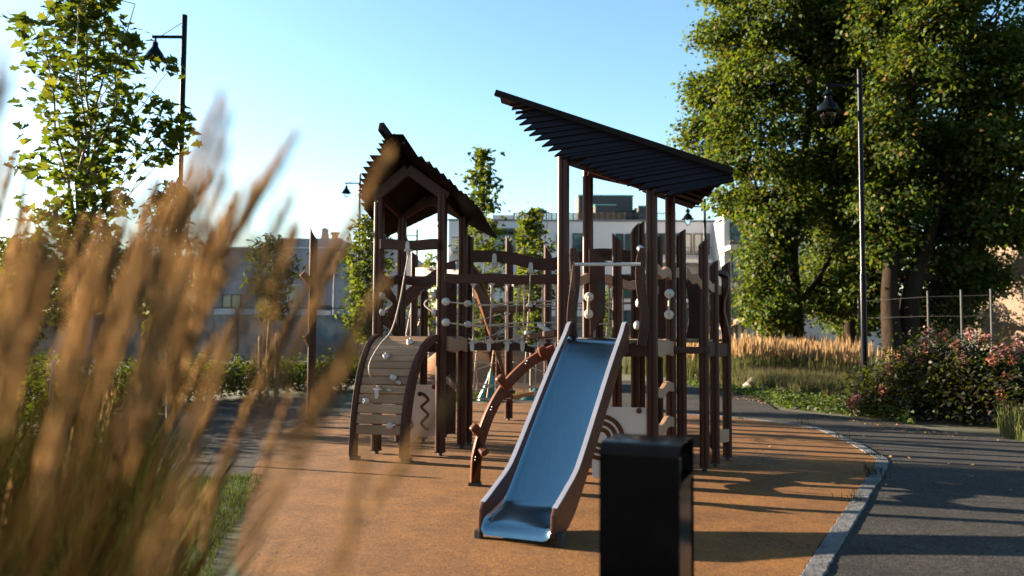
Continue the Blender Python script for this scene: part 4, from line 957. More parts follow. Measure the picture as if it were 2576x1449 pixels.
# ---------------------------------------------------------------- trees
def branch(mb, a, b, r0, r1, wob=.1, n=5, sd=6):
    a, b = V(a), V(b); L = (b-a).length; pts = [a]
    for i in range(1, n):
        t = i/n; pts.append(a.lerp(b, t)+V((random.gauss(0, 1), random.gauss(0, 1), random.gauss(0, .5)+1.2*math.sin(PI*t)*.5))*wob*L*.3)
    pts.append(b); mb.tube(pts, [r0+(r1-r0)*i/n for i in range(n+1)], sd, False); return pts
def young(label, px, yref, Y, ytop, ybot, rpx, mat, shape, size, ntw, nl, lead=1, prof='oval', cx=None, trunk=.045, droop=.5, group='young park trees', lean=0, spread=.10, name='young_tree', extra=()):
    b = pix(px, yref, Y); base = V((b.x, b.y, -.03)); zt = pix(px, ytop, Y).z; z0 = pix(px, ybot, Y).z; r = rpx/FPX*Y
    ccx = (pix(cx, yref, Y).x-b.x) if cx else 0
    t = thing(name, label, 'tree', base, group)
    tb = MB(); bb = MB(); Hh = zt-z0
    branch(tb, base, base+V((ccx*.3, 0, z0+.2*Hh)), trunk, trunk*.7, .03, 5, 8)
    ax = []
    s0 = base+V((ccx*.3, 0, z0+.2*Hh))
    if lead == 1: ax.append([s0, base+V((ccx+lean, 0, zt))])
    else:
        for i in range(lead):
            a = 2*PI*i/lead+random.uniform(-.3, .3); rr = r*random.uniform(.4, .75); hh = z0+Hh*random.uniform(.78, 1.0)
            ax.append([s0-V((0, 0, random.uniform(0, .25)*Hh)), base+V((ccx+rr*math.cos(a), rr*math.sin(a), hh))])
        ax.append([s0, base+V((ccx, 0, zt))])
    paths = [branch(bb, a, c, trunk*.6, .006, .05, 6, 6) for a, c in ax]
    P = []
    for i in range(ntw):
        u = (i+random.random())/ntw; z = z0+Hh*u
        R = {'oval': r*math.sin(PI*min(max(u*.86+.09, 0), 1))**.7, 'cone': r*(1-u)**.75*min(1, (u+.1)*4)+.06, 'vase': r*min(1, .45+u*1.1)*(1 if u < .75 else (1-(u-.75)*2.6))}[prof]
        pa = random.choice(paths); k = min(range(len(pa)), key=lambda q: abs(pa[q].z-(z-.35*R))); st = pa[k]
        a = random.uniform(0, 2*PI); rr = R*random.uniform(.35, 1.0); e = base+V((ccx+lean*u+rr*math.cos(a), rr*math.sin(a), z))
        if (e-st).length > 1.6*r: st = st.lerp(e, .3)
        branch(bb, st, e, .008, .003, .12, 3, 4)
        for q in range(nl):
            f = random.uniform(.45, 1.08); c = st.lerp(e, f); P.append((c.x+random.gauss(0, spread), c.y+random.gauss(0, spread), c.z+random.gauss(0, spread*.7)-.02))
    for ex, ey, er in extra:
        e = pix(ex, ey, Y); st = base+V((ccx*.5, 0, max(z0+.3, e.z-1.6))); branch(bb, st, e, .012, .003, .06, 5, 5)
        for q in range(int(er*1.1)): P.append((e.x+random.gauss(0, er/FPX*Y*.6), e.y+random.gauss(0, .15), e.z+random.gauss(0, er/FPX*Y*.5)))
    tb.build('trunk', 'barky', t, smooth=True); bb.build('branches', 'barky', t, smooth=True)
    leaves('crown', np.array(P), size, mat, t, shape, .8, droop)
    return t
young('large young maple with several stems and dark green leaves at upper left', 204, 700, 12.5, -90, 690, 160, 'leaf_maple', SH_MAPLE, .17, 125, 17, 5, 'oval', 198, .05, .3, spread=.16, extra=((432, 168, 20), (425, 275, 38), (405, 330, 40), (450, 310, 26), (395, 395, 32), (440, 360, 24), (60, 60, 26), (330, 100, 22)))
young('slender young cherry with hanging leaves right of the multi-stemmed maple', 432, 700, 11.5, 452, 860, 85, 'leaf_dark', SH_LONG, .15, 100, 20, 2, 'oval', 425, .03, 1.6, spread=.07)
young('small round young cherry before the grey building', 677, 700, 16, 588, 795, 74, 'leaf_dark', SH_LONG, .15, 90, 16, 2, 'vase', 685, .035, 1.2, spread=.09)
young('pale yellow green young linden left of the climbing wall', 927, 700, 17, 543, 850, 78, 'leaf_yellow', SH_HEART, .10, 130, 22, 2, 'oval', 925, .035, .8, spread=.09)
young('tall narrow young maple rising between the two roofs', 1222, 700, 21, 378, 900, 125, 'leaf_maple', SH_MAPLE, .15, 230, 11, 1, 'cone', 1212, .05, .3, spread=.12)
young('young maple with loose top in front of the white apartment block', 1338, 700, 19, 528, 850, 66, 'leaf_yellow', SH_HEART, .12, 120, 18, 2, 'oval', 1336, .04, .6, spread=.09)
young('short young maple seen through the tent-roofed tower', 1082, 700, 23, 640, 830, 45, 'leaf_maple', SH_MAPLE, .14, 34, 12, 1, 'oval', 1085, .04, .3, spread=.1)
young('low young tree behind the rear posts of the slide tower', 1530, 800, 24, 725, 930, 42, 'leaf_maple', SH_HEART, .12, 40, 14, 1, 'oval', 1525, .04, .5, spread=.1)
young('leafy young tree standing at the far left edge', 40, 700, 13, 600, 900, 110, 'leaf_dark', SH_OVAL, .12, 80, 14, 2, 'oval', 60, .04, .7, spread=.1)
for px_, Yb, yt_, rp_, lb_ in ((30, 30, 600, 120, 'broad background tree behind the hoarding at the far left'), (175, 34, 640, 90, 'background tree behind the hoarding below the maple crown'), (300, 36, 628, 95, 'background tree behind the hoarding left of the slender cherry'), (420, 38, 655, 80, 'background tree behind the hoarding under the left street lamp')):
    young(lb_, px_, 800, Yb, yt_, 810, rp_, 'leaf_dark', SH_OVAL, .26, 150, 18, 3, 'vase', None, .12, .4, 'trees behind the hoarding', spread=.25, name='background_tree')
# stakes and ties
def stake(a, b, w, label, mat='stake'):
    o = MB().tube([a, b], [w/2, w/2*.9], 8).build('tree_stake', mat, smooth=True); tag(o, label, 'stake', 'tree stakes')
stake(gnd(116, 1140), pix(136, 902, gnd(116, 1140).y+.12), .06, 'pale leaning stake at far left among the tall grass')
stake(pix(697, 915, 16.2)*1+V((0, 0, -1.0)), pix(697, 838, 16.2), .09, 'dark stake right of the small round cherry trunk', 'timber')
stake(pix(655, 915, 16.2)+V((0, 0, -1.0)), pix(655, 845, 16.2), .09, 'dark stake left of the small round cherry trunk', 'timber')
def big_tree(name, label, base, trunk_pts, lobes, ncl, nleaf, size, mat, stems=(), seed=1, shell=.55, sig=.27):
    random.seed(seed); t = thing(name, label, 'tree', base, 'big old linden trees')
    tb = MB()
    for pts, r0, r1 in trunk_pts:
        pts = spline(pts, 4); nn = len(pts); rad = [r0+(r1-r0)*(i/(nn-1))**.8+(.25*r0*max(0, 1-i/2.5)) for i in range(nn)]
        tb.tube(pts, rad, 14, False)
    bb = MB(); P = []; O = []
    heads = [pts[-1] for pts, _, _ in trunk_pts]+[pts[len(pts)//2] for pts, _, _ in trunk_pts]
    for c, r in lobes:
        h = min(heads, key=lambda q: (q-c).length); bp_ = branch(bb, h, c, .14, .05, .12, 6, 7)
        for k in range(ncl):
            v = V((random.gauss(0, 1), random.gauss(0, 1), random.gauss(0, 1))).normalized(); q = c+V((v.x*r, v.y*r, v.z*r*.9))*random.uniform(shell, 1.05)
            if k % 3 == 0: branch(bb, bp_[random.randint(2, 6)], q, .035, .008, .15, 4, 4)
            m = int(nleaf*random.uniform(.5, 1.4))
            e = rng.normal(size=(m, 3))*np.array([sig, sig, sig*.62])+np.array(q)
            P.append(e); O.append(np.tile(np.array(v), (m, 1)))
    tb.build('trunk', 'bark', t, smooth='all'); bb.build('branches', 'bark', t, smooth=True)
    leaves('crown', np.concatenate(P), size, mat, t, SH_HEART, .5, .4, np.concatenate(O))
    return t
def lob(l, Y): return [(pix(x, y, Y+dy), r/FPX*Y) for x, y, r, dy in l]
Y2 = 26
L2 = [(2110, 70, 110, -1), (2130, -40, 115, 0), (2180, 20, 115, 0), (2175, 150, 110, 0), (2170, 430, 90, 0), (1840, 90, 85, 0), (1960, 40, 100, -1), (1815, 235, 80, 0), (1930, 200, 100, -1.5), (1800, 345, 85, 0), (1900, 370, 110, -1.5), (2040, 130, 110, 1), (2040, 320, 120, 0), (1865, 490, 75, 0), (1960, 520, 95, -1), (2080, 480, 110, 0), (1925, 640, 62, -.5),
      (2110, 620, 95, 1), (1925, 755, 60, -.5), (2065, 745, 70, 1), (1945, 790, 45, 0), (2100, 30, 110, 1), (1950, -110, 120, 0), (2120, -100, 120, 1), (1840, -40, 70, 0), (2150, 300, 100, 1.5), (2150, 730, 70, 2)]
tr2 = [([pix(2011, 900, Y2)-V((0, 0, 1)), pix(2010, 860, Y2), pix(2004, 760, Y2), pix(1996, 620, Y2), pix(2010, 480, Y2), pix(2030, 330, Y2), pix(2040, 150, Y2)], .23, .08),
       ([pix(2004, 770, Y2), pix(2060, 700, Y2), pix(2110, 600, Y2+.5)], .12, .05), ([pix(2000, 600, Y2), pix(1950, 640, Y2-.4), pix(1900, 662, Y2-.5)], .07, .02)]
big_tree('linden_tree', 'tall sunlit linden whose crown overhangs the right end of the roof', V((pix(2011, 900, Y2).x, Y2, -.03)), tr2, lob(L2, Y2), 36, 130, .125, 'leaf_linden', seed=5)
Y1 = 23
L1 = [(2150, 60, 110, 2), (2160, 210, 105, 2), (2140, 330, 90, 2.5), (2180, 590, 70, 2), (2230, 70, 110, 0), (2360, 40, 110, -1), (2500, 60, 120, -1), (2280, 210, 110, -1), (2420, 200, 100, .5), (2550, 210, 120, -1), (2210, 360, 90, -.5), (2330, 370, 90, .5), (2470, 360, 95, -1), (2570, 420, 100, -1), (2240, 500, 90, 0), (2380, 510, 85, 1), (2500, 520, 75, -.5),
      (2230, 620, 62, .5), (2420, 610, 85, .8), (2560, 560, 60, -1), (2190, 730, 70, 1.5), (2400, 720, 75, 2), (2460, 700, 60, 1.5), (2350, -90, 120, 0), (2520, -90, 120, 0), (2660, 120, 130, 0), (2670, 350, 120, 0), (2380, 800, 60, 2.5), (2230, -80, 110, 0)]
tr1 = [([gnd(2246, 960, 0)*1, pix(2246, 930, Y1), pix(2243, 840, Y1), pix(2238, 740, Y1), pix(2244, 640, Y1), pix(2262, 480, Y1), pix(2290, 300, Y1), pix(2300, 120, Y1)], .36, .12),
       ([pix(2283, 1000, Y1+.2)-V((0, 0, .4)), pix(2284, 920, Y1+.2), pix(2285, 840, Y1+.2), pix(2290, 760, Y1+.1), pix(2304, 690, Y1), pix(2334, 600, Y1), pix(2372, 480, Y1), pix(2410, 330, Y1)], .44, .11),
       ([pix(2262, 560, Y1), pix(2210, 470, Y1), pix(2180, 380, Y1)], .10, .03), ([pix(2380, 590, Y1), pix(2460, 560, Y1-.5), pix(2530, 500, Y1-1)], .12, .04)]
for k in range(2): tr1[k][0][0].z = -.1
tr1[0][0][0] = V((tr1[0][0][1].x, tr1[0][0][1].y, -.1)); tr1[1][0][0] = V((tr1[1][0][1].x, tr1[1][0][1].y, -.1))
big_tree('linden_tree', 'massive linden with thick forked trunk behind the pink shrubs', V((pix(2270, 900, Y1).x, Y1, -.03)), tr1, lob(L1, Y1), 36, 130, .125, 'leaf_linden', seed=9)
Y3 = 31
L3 = [(2120, 560, 120, 0), (2200, 420, 130, 0), (2080, 680, 90, 0), (2300, 300, 130, 1), (2420, 420, 110, 0), (2480, 260, 110, 0), (2180, 180, 130, 0), (2350, 640, 80, 0), (2150, 790, 60, 1), (2300, 780, 70, 2), (2140, 60, 130, 0), (2150, 300, 130, 0), (2250, 160, 120, 0), (2050, 420, 110, 1), (2170, -80, 130, 0), (2120, 700, 90, 0)]
tr3 = [([pix(2138, 900, Y3)-V((0, 0, 1.2)), pix(2138, 850, Y3), pix(2136, 740, Y3), pix(2145, 600, Y3), pix(2180, 400, Y3)], .28, .09)]
big_tree('linden_tree', 'darker linden standing farther back between the two big lindens', V((pix(2138, 900, Y3).x, Y3, -.03)), tr3, lob(L3, Y3), 28, 95, .15, 'leaf_linden', seed=13)
# ---------------------------------------------------------------- shrubs
def shrub(name, label, x, Y, h, r, mat, n=1500, size=.075, shape=SH_OVAL, group=None, heads=(), petals='pink', seedx=0):
    c = pix(x, 900, Y); c = V((c.x, c.y, -.03)); t = thing(name, label, 'shrub', c, group)
    st = MB(); P = []
    for i in range(14):
        a = random.uniform(0, 2*PI); rr = r*random.uniform(.3, .95); e = c+V((rr*math.cos(a), rr*math.sin(a), h*random.uniform(.55, 1.0)*(1-.25*(rr/r))))
        branch(st, c+V((rr*.15*math.cos(a), rr*.15*math.sin(a), 0)), e, .014, .004, .1, 4, 5)
        m = n//14; e2 = rng.normal(size=(m, 3))*np.array([.19*r+.06, .19*r+.06, .2*h]); P.append(e2+np.array(e)-np.array([0, 0, .12*h]))
    P = np.concatenate(P); P = P[P[:, 2] > .01]
    st.build('stems', 'barky', t, smooth=True); leaves('foliage', P, size, mat, t, shape, .7, .3)
    for hx_, hy_, dY, mt in heads:
        q = pix(hx_, hy_, Y+dY); m = 60; e = rng.normal(size=(m, 3)); e = unit(e)*rng.uniform(.25, 1, (m, 1))*np.array([.105, .105, .13])+np.array(q)
        leaves('flower_head', e, .055, mt, t, SH_QUAD, .3)
    return t
def DH(zx, zy): return ((3200+zx/2.4156)/1.4907, (900+zy/2.4156)/1.4907)
HD = [(665, 840, 'pink'), (770, 880, 'rust'), (840, 870, 'rust'), (650, 930, 'pink'), (640, 985, 'rust'), (330, 1180, 'rust'), (500, 1040, 'pink'), (430, 1050, 'rust'), (590, 1090, 'rust'), (520, 1120, 'pink'), (1060, 860, 'pink'), (1210, 890, 'pink'), (1170, 915, 'rust'), (930, 970, 'rust'), (1020, 1000, 'rust'), (990, 1090, 'pink'), (1050, 1130, 'rust'), (1130, 1180, 'pink'), (1165, 1240, 'pink'), (1330, 990, 'pink'), (1480, 960, 'pink'), (1530, 990, 'pink'), (1450, 1080, 'rust'), (980, 1270, 'rust'), (550, 1310, 'pink'), (260, 1360, 'rust'), (790, 1100, 'rust'), (1380, 1250, 'rust'), (700, 1390, 'pink'), (1340, 1400, 'rust'), (870, 1180, 'pink'), (1260, 1080, 'rust'), (720, 1010, 'pink'), (1400, 1010, 'rust')]
BS = [(2262, 14.6, .95, .75, 'low rusty flowering shrub nearest the lamp post'), (2352, 14.0, 1.35, .85, 'tall hydrangea-like shrub with pink heads in front of the forked linden'), (2445, 13.6, 1.3, .9, 'broad shrub with rusty and pink flower heads below the beige wall'), (2545, 13.2, 1.25, .95, 'flowering shrub with dull pink heads at the right frame edge')]
for i, (x, Y, h, r, lb_) in enumerate(BS):
    hs = []
    for zx, zy, mt in HD:
        hx_, hy_ = DH(zx, zy)
        if min(range(4), key=lambda k: abs(BS[k][0]-hx_)) == i: hs.append((hx_, hy_, random.uniform(-.75, -.1), mt))
    shrub('flowering_shrub', lb_, x, Y, h, r, 'leaf_shrub', 6500, .085, SH_OVAL, 'flowering shrubs by the path', hs)
shrub('flowering_shrub', 'small flowering sprig with one pink head at the lamp post foot', 2160, 14.6, .42, .3, 'leaf_shrub', 500, .07, SH_OVAL, 'flowering shrubs by the path', [(2155, 1003, -.3, 'pink'), (2140, 1015, -.3, 'rust')])
shrub('leafy_shrub', 'bright green leafy shrub right of the golden grass', 2215, 15.6, .5, .5, 'leaf_cover', 900, .08, SH_HEART)
shrub('leafy_shrub', 'dark shrub at the lower right frame corner of the bed', 2650, 12.4, 1.0, .9, 'leaf_shrub', 2200, .08, SH_OVAL)
grass('verge_grass', [G(2520, 1097), G(2576, 1106), G(2700, 1118), (8.6, 12.9), (8.0, 13.2)], 1200, (.2, .6), .012, 'blade2', 'tuft of tall green grass at the right frame edge by the path', .25, .6, z=-.03)
for i, (x, Y, h, r, mt) in enumerate([(250, 14, 1.0, 1.0, 'leaf_dark'), (385, 15.5, .9, 1.0, 'leaf_dark'), (520, 16.5, .95, 1.0, 'leaf_dark'), (640, 18, .85, 1.0, 'leaf_dark'), (760, 19.5, .8, 1.0, 'leaf_dark'), (862, 20, .8, .9, 'leaf_dark'), (120, 13, .75, 1.2, 'leaf_dark'), (5, 11, .8, 1.2, 'leaf_dark'), (930, 21, .75, .8, 'leaf_maple'), (10, 16, .9, 1.5, 'leaf_dark'), (-10, 20, 1.0, 1.7, 'leaf_dark')]):
    shrub('hedge_shrub', ['dark shrub below the maple and blue board', 'dark shrub under the slender cherry', 'dark shrub before the painted boards right of the slender cherry', 'dark shrub beneath the small round cherry', 'dark shrub just left of the lone pointed post', 'shrub with white specks right of the lone pointed post', 'dark shrub behind the pale leaning stake', 'dark shrub at the left frame edge', 'greener shrub below the pale linden', 'low dark shrub beyond the left edge tree', 'broad dark shrub farthest back at the left frame edge'][i], x, Y, h, r, mt, 2600, .10, SH_OVAL, 'low shrubs before the painted hoarding')
# feather reed grass in the foreground, bent by the wind
n = 146; vsP = []; stemsB = MB(); PB, PD, PL = [], [], []
random.seed(21)
def env(x):
    pts = [(-300, 360), (0, 330), (60, 420), (130, 500), (230, 520), (330, 470), (430, 440), (520, 380), (580, 380), (640, 480), (730, 420), (800, 560), (900, 520), (980, 760), (1150, 980)]
    for (a, b), (c, d) in zip(pts, pts[1:]):
        if a <= x <= c: return b+(d-b)*(x-a)/(c-a)
    return 900
tipsl = [(560, 250, .95, .36), (575, 300, .9, .34), (748, 345, 1.0, .6), (720, 400, .9, .6), (985, 395, 1.0, .52), (640, 500, .85, .5), (1160, 990, .9, .75), (960, 760, .8, .7), (845, 620, .85, .55), (30, 190, .8, .22), (10, 130, .8, .2), (905, 900, .85, .75), (860, 1000, .8, .6), (935, 1060, .75, .18)]
while len(tipsl) < n:
    u = random.random(); x = -350+1130*u**1.0 if random.random() < .88 else random.uniform(550, 1000)
    if x > 520 and random.random() < .45: continue
    y = env(x)+random.expovariate(1/(210. if x < 450 else 300.))
    if y > 1300 or (x < 380 and y > 740): continue
    tipsl.append((x, y, random.uniform(.6, 1.75), random.uniform(.16, .42)+max(0, (x-300))/2200))
for x, y, Yd, lean in tipsl:
    tip = pix(x, y, Yd); hgt = tip.z+.05
    if hgt > 2.15: continue
    base = V((tip.x-lean*hgt*.62, Yd+random.uniform(-.1, .15), -.03))
    pts = []
    for k in range(9):
        u = k/8; pts.append(V((base.x+(tip.x-base.x)*u**1.7, base.y+(tip.y-base.y)*u, base.z+(tip.z-base.z)*u)))
    stemsB.tube(pts, .0016, 3, False)
    pl = random.uniform(.13, .22); L = (pts[-1]-pts[-2]).length; axis = (pts[-1]-pts[-2]).normalized()
    for q in range(120):
        u = random.random(); c = tip-axis*pl*(1-u); rr = .0078*math.sin(PI*min(1, max(0, u*.93+.04)))**.6*(1.15-.4*u)
        a = random.uniform(0, 2*PI); o1 = axis.orthogonal().normalized(); o2 = axis.cross(o1); od = o1*math.cos(a)+o2*math.sin(a)
        PB.append(c+od*rr*.3); PD.append((axis+od*.32).normalized()); PL.append(random.uniform(.018, .036))
FG = thing('feather_grass', 'tall wind-bent feather reed grass with tan plumes, blurred in the left foreground', 'ornamental grass', (-.7, 1.1, -.03))
FG['kind'] = 'stuff'
stemsB.build('stems', 'stem', FG, kind='stuff')
ribbons('plumes', np.array(PB), np.array(PD), np.array(PL), .0042, .1, 'plume', FG, seg=2, kind='stuff')
n = 9000; X = []; 
while len(X) < n:
    y = random.uniform(.75, 5.0); x = random.uniform(-3.6, -.3)
    lim = -.34*y-.10 if y < 1.6 else -.47*y
    if x < lim and x > -1.15*y-.5: X.append((x, y, -.03))
X = np.array(X)
ribbons('blades', X, dirs(n, .22, (.22, 0)), rng.uniform(.85, 1.42, n), .012, .7, 'blade', FG, seg=5, kind='stuff')
nx = 5200; Xl = np.column_stack([rng.uniform(-4.6, -.85, nx), rng.uniform(.1, 4.2, nx), np.full(nx, -.03)]); Xl = Xl[(Xl[:, 0] < -.70*Xl[:, 1]-.28)]; nx = len(Xl)
ribbons('blades', Xl, dirs(nx, .2, (.2, 0)), rng.uniform(1.1, 1.5, nx), .012, .6, 'blade', FG, seg=5, kind='stuff')
n = 70; k = rng.integers(0, len(X), n); B = X[k]
sel = B[:, 1] > 1.5; B = B[sel]; n = len(B); d = dirs(n, .12, (.22, 0)); Ls = rng.uniform(1.0, 1.35, n)
ribbons('far_stems', B, d, Ls, .005, .3, 'stem', FG, seg=4, kind='stuff')
u = 1.0; T = np.stack([B[:, 0]+d[:, 0]*.3*Ls, B[:, 1]+d[:, 1]*.3*Ls, B[:, 2]+d[:, 2]*Ls*.964], 1)
ax = unit(np.stack([d[:, 0]*.6+.1, d[:, 1]*.6, d[:, 2]], 1))
m = 26; uu = rng.uniform(0, 1, (n, m)); CB = T[:, None]-ax[:, None]*(.27*(1-uu))[..., None]; CD = unit((ax[:, None]+rng.normal(size=(n, m, 3))*.22).reshape(-1, 3))
ribbons('far_plumes', CB.reshape(-1, 3), CD, rng.uniform(.03, .06, n*m), .007, .1, 'plume', FG, seg=2, kind='stuff')
# ---------------------------------------------------------------- buildings
def rect(Y, x0, x1, y0, y1):       # facade rectangle seen at photo pixels, standing at depth Y
    a, b = pix((x0+x1)/2, y0, Y), pix((x0+x1)/2, y1, Y)
    return ((x0-1288)/FPX*Y*1.003, (x1-1288)/FPX*Y*1.003, b.z, a.z)
def block(name, mat, parent, Y0, Y1, x0, x1, z0, z1, bevel=0):
    return MB().box(V(((x0+x1)/2, (Y0+Y1)/2, (z0+z1)/2)), V(((x1-x0)/2, 0, 0)), V((0, (Y1-Y0)/2, 0)), V((0, 0, (z1-z0)/2))).build(name, mat, parent, bevel=bevel)
def window(parent, Y, x0, x1, y0, y1, bars=1, mat='frame'):
    a, b, z0, z1 = rect(Y, x0, x1, y0, y1); f = MB(); w = .07
    for (p, q, r, s) in ((a, b, z0, z0+w), (a, b, z1-w, z1), (a, a+w, z0+w, z1-w), (b-w, b, z0+w, z1-w)):
        f.box(V(((p+q)/2, Y-.02, (r+s)/2)), V(((q-p)/2, 0, 0)), V((0, .05, 0)), V((0, 0, (s-r)/2)))
    for k in range(1, bars): 
        xm = a+(b-a)*k/bars; f.box(V((xm, Y-.02, (z0+z1)/2)), V((.035, 0, 0)), V((0, .045, 0)), V((0, 0, (z1-z0)/2-w)))
    fr_ = f.build('window', mat, parent)
    MB().box(V(((a+b)/2, Y-.0, (z0+z1)/2)), V(((b-a)/2-w, 0, 0)), V((0, .02, 0)), V((0, 0, (z1-z0)/2-w))).build('pane', 'glass', fr_)
    return fr_
def railing(parent, Y, x0, x1, y0, y1, depth=1.2, slab=True, n=None, ret=True):
    a, b, z0, z1 = rect(Y, x0, x1, y0, y1); m = MB(); n = n or max(4, int((b-a)/.13))
    m.box(V(((a+b)/2, Y, z1)), V(((b-a)/2, 0, 0)), V((0, .02, 0)), V((0, 0, .025)))
    for i in range(n+1):
        x = a+(b-a)*i/n; m.box(V((x, Y, (z0+z1)/2)), V((.012, 0, 0)), V((0, .012, 0)), V((0, 0, (z1-z0)/2)))
    r = m.build('railing', 'frame', parent)
    if slab: block('balcony_slab', 'render2', parent, Y-.05, Y+depth, a-.05, b+.05, z0-.22, z0)
    return r
# --- white apartment block behind the playground
YA = 50
ap = thing('apartment_block', 'long white apartment block with roof terrace behind the playground', 'apartment building', (10.0*.4, YA+5, 0))
a, b, z0, z1 = rect(YA, 1128, 1812, 557, 900)
block('wall', 'render', ap, YA, YA+12, a, b, -.03, z1)
block('parapet', 'slate', ap, YA-.06, YA+12.06, a-.06, b+.06, z1+.003, z1+.12)
for x0, x1, y0, y1, bars in ((1238, 1322, 588, 632, 3), (1400, 1409, 590, 620, 1), (1440, 1466, 587, 640, 1), (1548, 1568, 588, 640, 1), (1572, 1588, 588, 640, 1), (1602, 1640, 587, 640, 2), (1650, 1690, 587, 640, 2), (1700, 1740, 587, 640, 2), (1745, 1785, 587, 640, 2),
                             (1268, 1296, 772, 845, 2), (1312, 1334, 775, 850, 1), (1346, 1376, 795, 832, 1), (1196, 1216, 775, 840, 1), (1470, 1500, 690, 745, 1), (1560, 1590, 690, 750, 1), (1610, 1660, 690, 750, 2), (1700, 1760, 690, 750, 2), (1420, 1450, 780, 850, 1), (1520, 1600, 780, 850, 3), (1640, 1680, 780, 850, 2), (1720, 1780, 775, 850, 3)):
    window(ap, YA, x0, x1, y0, y1, bars)
a, b, zb, zt = rect(YA, 1236, 1326, 578, 587); block('awning', 'frame', ap, YA-.8, YA, a, b, zb, zt)
railing(ap, YA-.12, 1440, 1466, 618, 640, slab=False)
railing(ap, YA-1.3, 1640, 1790, 622, 652, 1.3); railing(ap, YA-1.3, 1136, 1176, 597, 622, 1.3); railing(ap, YA-1.3, 1640, 1790, 720, 752, 1.3)
for x0, x1 in ((1296, 1354), (1358, 1386), (1390, 1440)):
    a, b, zb, zt = rect(YA-1.3, x0, x1, 681, 692); block('balcony_front', 'seam', ap, YA-1.36, YA-1.3, a, b, zb, zt)
a, b, zb, zt = rect(YA-1.3, 1290, 1446, 693, 700); block('balcony_slab', 'render2', ap, YA-1.3, YA, a, b, zb, zt)
a, b, zb, zt = rect(YA-.6, 1180, 1240, 755, 766); block('canopy', 'frame', ap, YA-2, YA, a, b, zb, zt)
for x in (1190, 1206, 1224): a, b, zb, zt = rect(YA-1.9, x, x+6, 766, 900); block('column', 'render2', ap, YA-1.9, YA-1.7, a, b, 0, zt)
YR = 53
for x0, x1, y0, Yd, mt in ((1455, 1592, 493, 58, 'charcoal'), (1338, 1366, 527, 57, 'charcoal'), (1606, 1628, 520, 56, 'charcoal'), (1497, 1548, 517, 55.5, 'charcoal')):
    a, b, zb, zt = rect(Yd, x0, x1, y0, 560); ph = block('roof_cabin', mt, ap, Yd, Yd+3.2, a, b, z1+.12, zt)
    block('cabin_cap', 'copper', ph, Yd-.05, Yd+3.25, a-.05, b+.05, zt+.003, zt+.08)
a, b, zb, zt = rect(56, 1238, 1292, 541, 558); block('roof_cabin', 'render2', ap, 56, 60, a, b, z1+.12, zt)
# terrace screen: horizontal slats, then brown boards, then railing
a, b, zb, zt = rect(YR, 1292, 1455, 535, 557); m = MB()
for k in range(8): m.box(V(((a+b)/2, YR, z1+.12+(zt-z1-.12)*(k+.5)/8)), V(((b-a)/2, 0, 0)), V((0, .02, 0)), V((0, 0, .03)))
for k in range(13): m.box(V((a+(b-a)*k/12, YR+.05, (z1+zt)/2)), V((.04, 0, 0)), V((0, .03, 0)), V((0, 0, (zt-z1)/2)))
m.build('slat_screen', 'timber', ap)
a, b, zb, zt = rect(YR, 1455, 1572, 535, 557); block('board_screen', 'timber', ap, YR, YR+.1, a, b, z1+.12, zt)
m = MB()
for k in range(9): m.box(V((a+(b-a)*k/8, YR-.04, (z1+zt)/2+.06)), V((.05, 0, 0)), V((0, .03, 0)), V((0, 0, (zt-z1)/2-.05)))
m.build('screen_posts', 'deck', ap)
railing(ap, YR-.5, 1574, 1700, 536, 556, slab=False)
# --- right wing with balconies
rw = thing('apartment_wing', 'pale apartment wing with stacked balconies behind the sunlit linden', 'apartment building', (14, 46, 0))
pts = [V((12.7, 49.9, -.03)), V((11.75, 44, -.03)), V((21, 44, -.03)), V((21, 49.9, -.03))]
MB().prism(pts, V((0, 0, 8.2))).build('wall', 'render2', rw)
for x0, x1, y0, y1 in ((1916, 1952, 600, 616), (1916, 1946, 642, 690), (1840, 1880, 640, 712), (1836, 1880, 738, 800), (1960, 2000, 640, 700), (1836, 1880, 560, 615)): window(rw, 44, x0, x1, y0, y1, 1)
for y0, y1 in ((671, 713), (775, 806), (590, 617)): railing(rw, 42.7, 1838, 1888, y0, y1, 1.3)
m = MB(); m.tube([V((pix(1891, 600, 43.9).x, 43.93, 0.2)), V((pix(1891, 600, 43.9).x, 43.93, 7.8))], .05, 8); m.build('drainpipe', 'render', rw)
q = pix(1872, 712, 42.9); leaves('balcony_plant', rng.normal(size=(160, 3))*np.array([.25, .15, .25])+np.array([q.x, q.y, q.z+.35]), .12, 'leaf_maple', rw, SH_OVAL, kind='stuff')
# --- beige building at the right
bg = thing('beige_house', 'sunlit beige plastered house with tree shadows at the right edge', 'house', (22, 29, 0))
block('wall', 'beige', bg, 25.0, 33.6, 19.6, 30, .75, 7.0); block('plinth', 'slate', bg, 24.95, 33.65, 19.55, 30.05, -.03, .747)
MB().prism([V((19.3, 24.6, 7.0)), V((30.3, 24.6, 7.0)), V((24.8, 24.6, 9.4))], V((0, 9.4, 0))).build('roof', 'slate', bg)
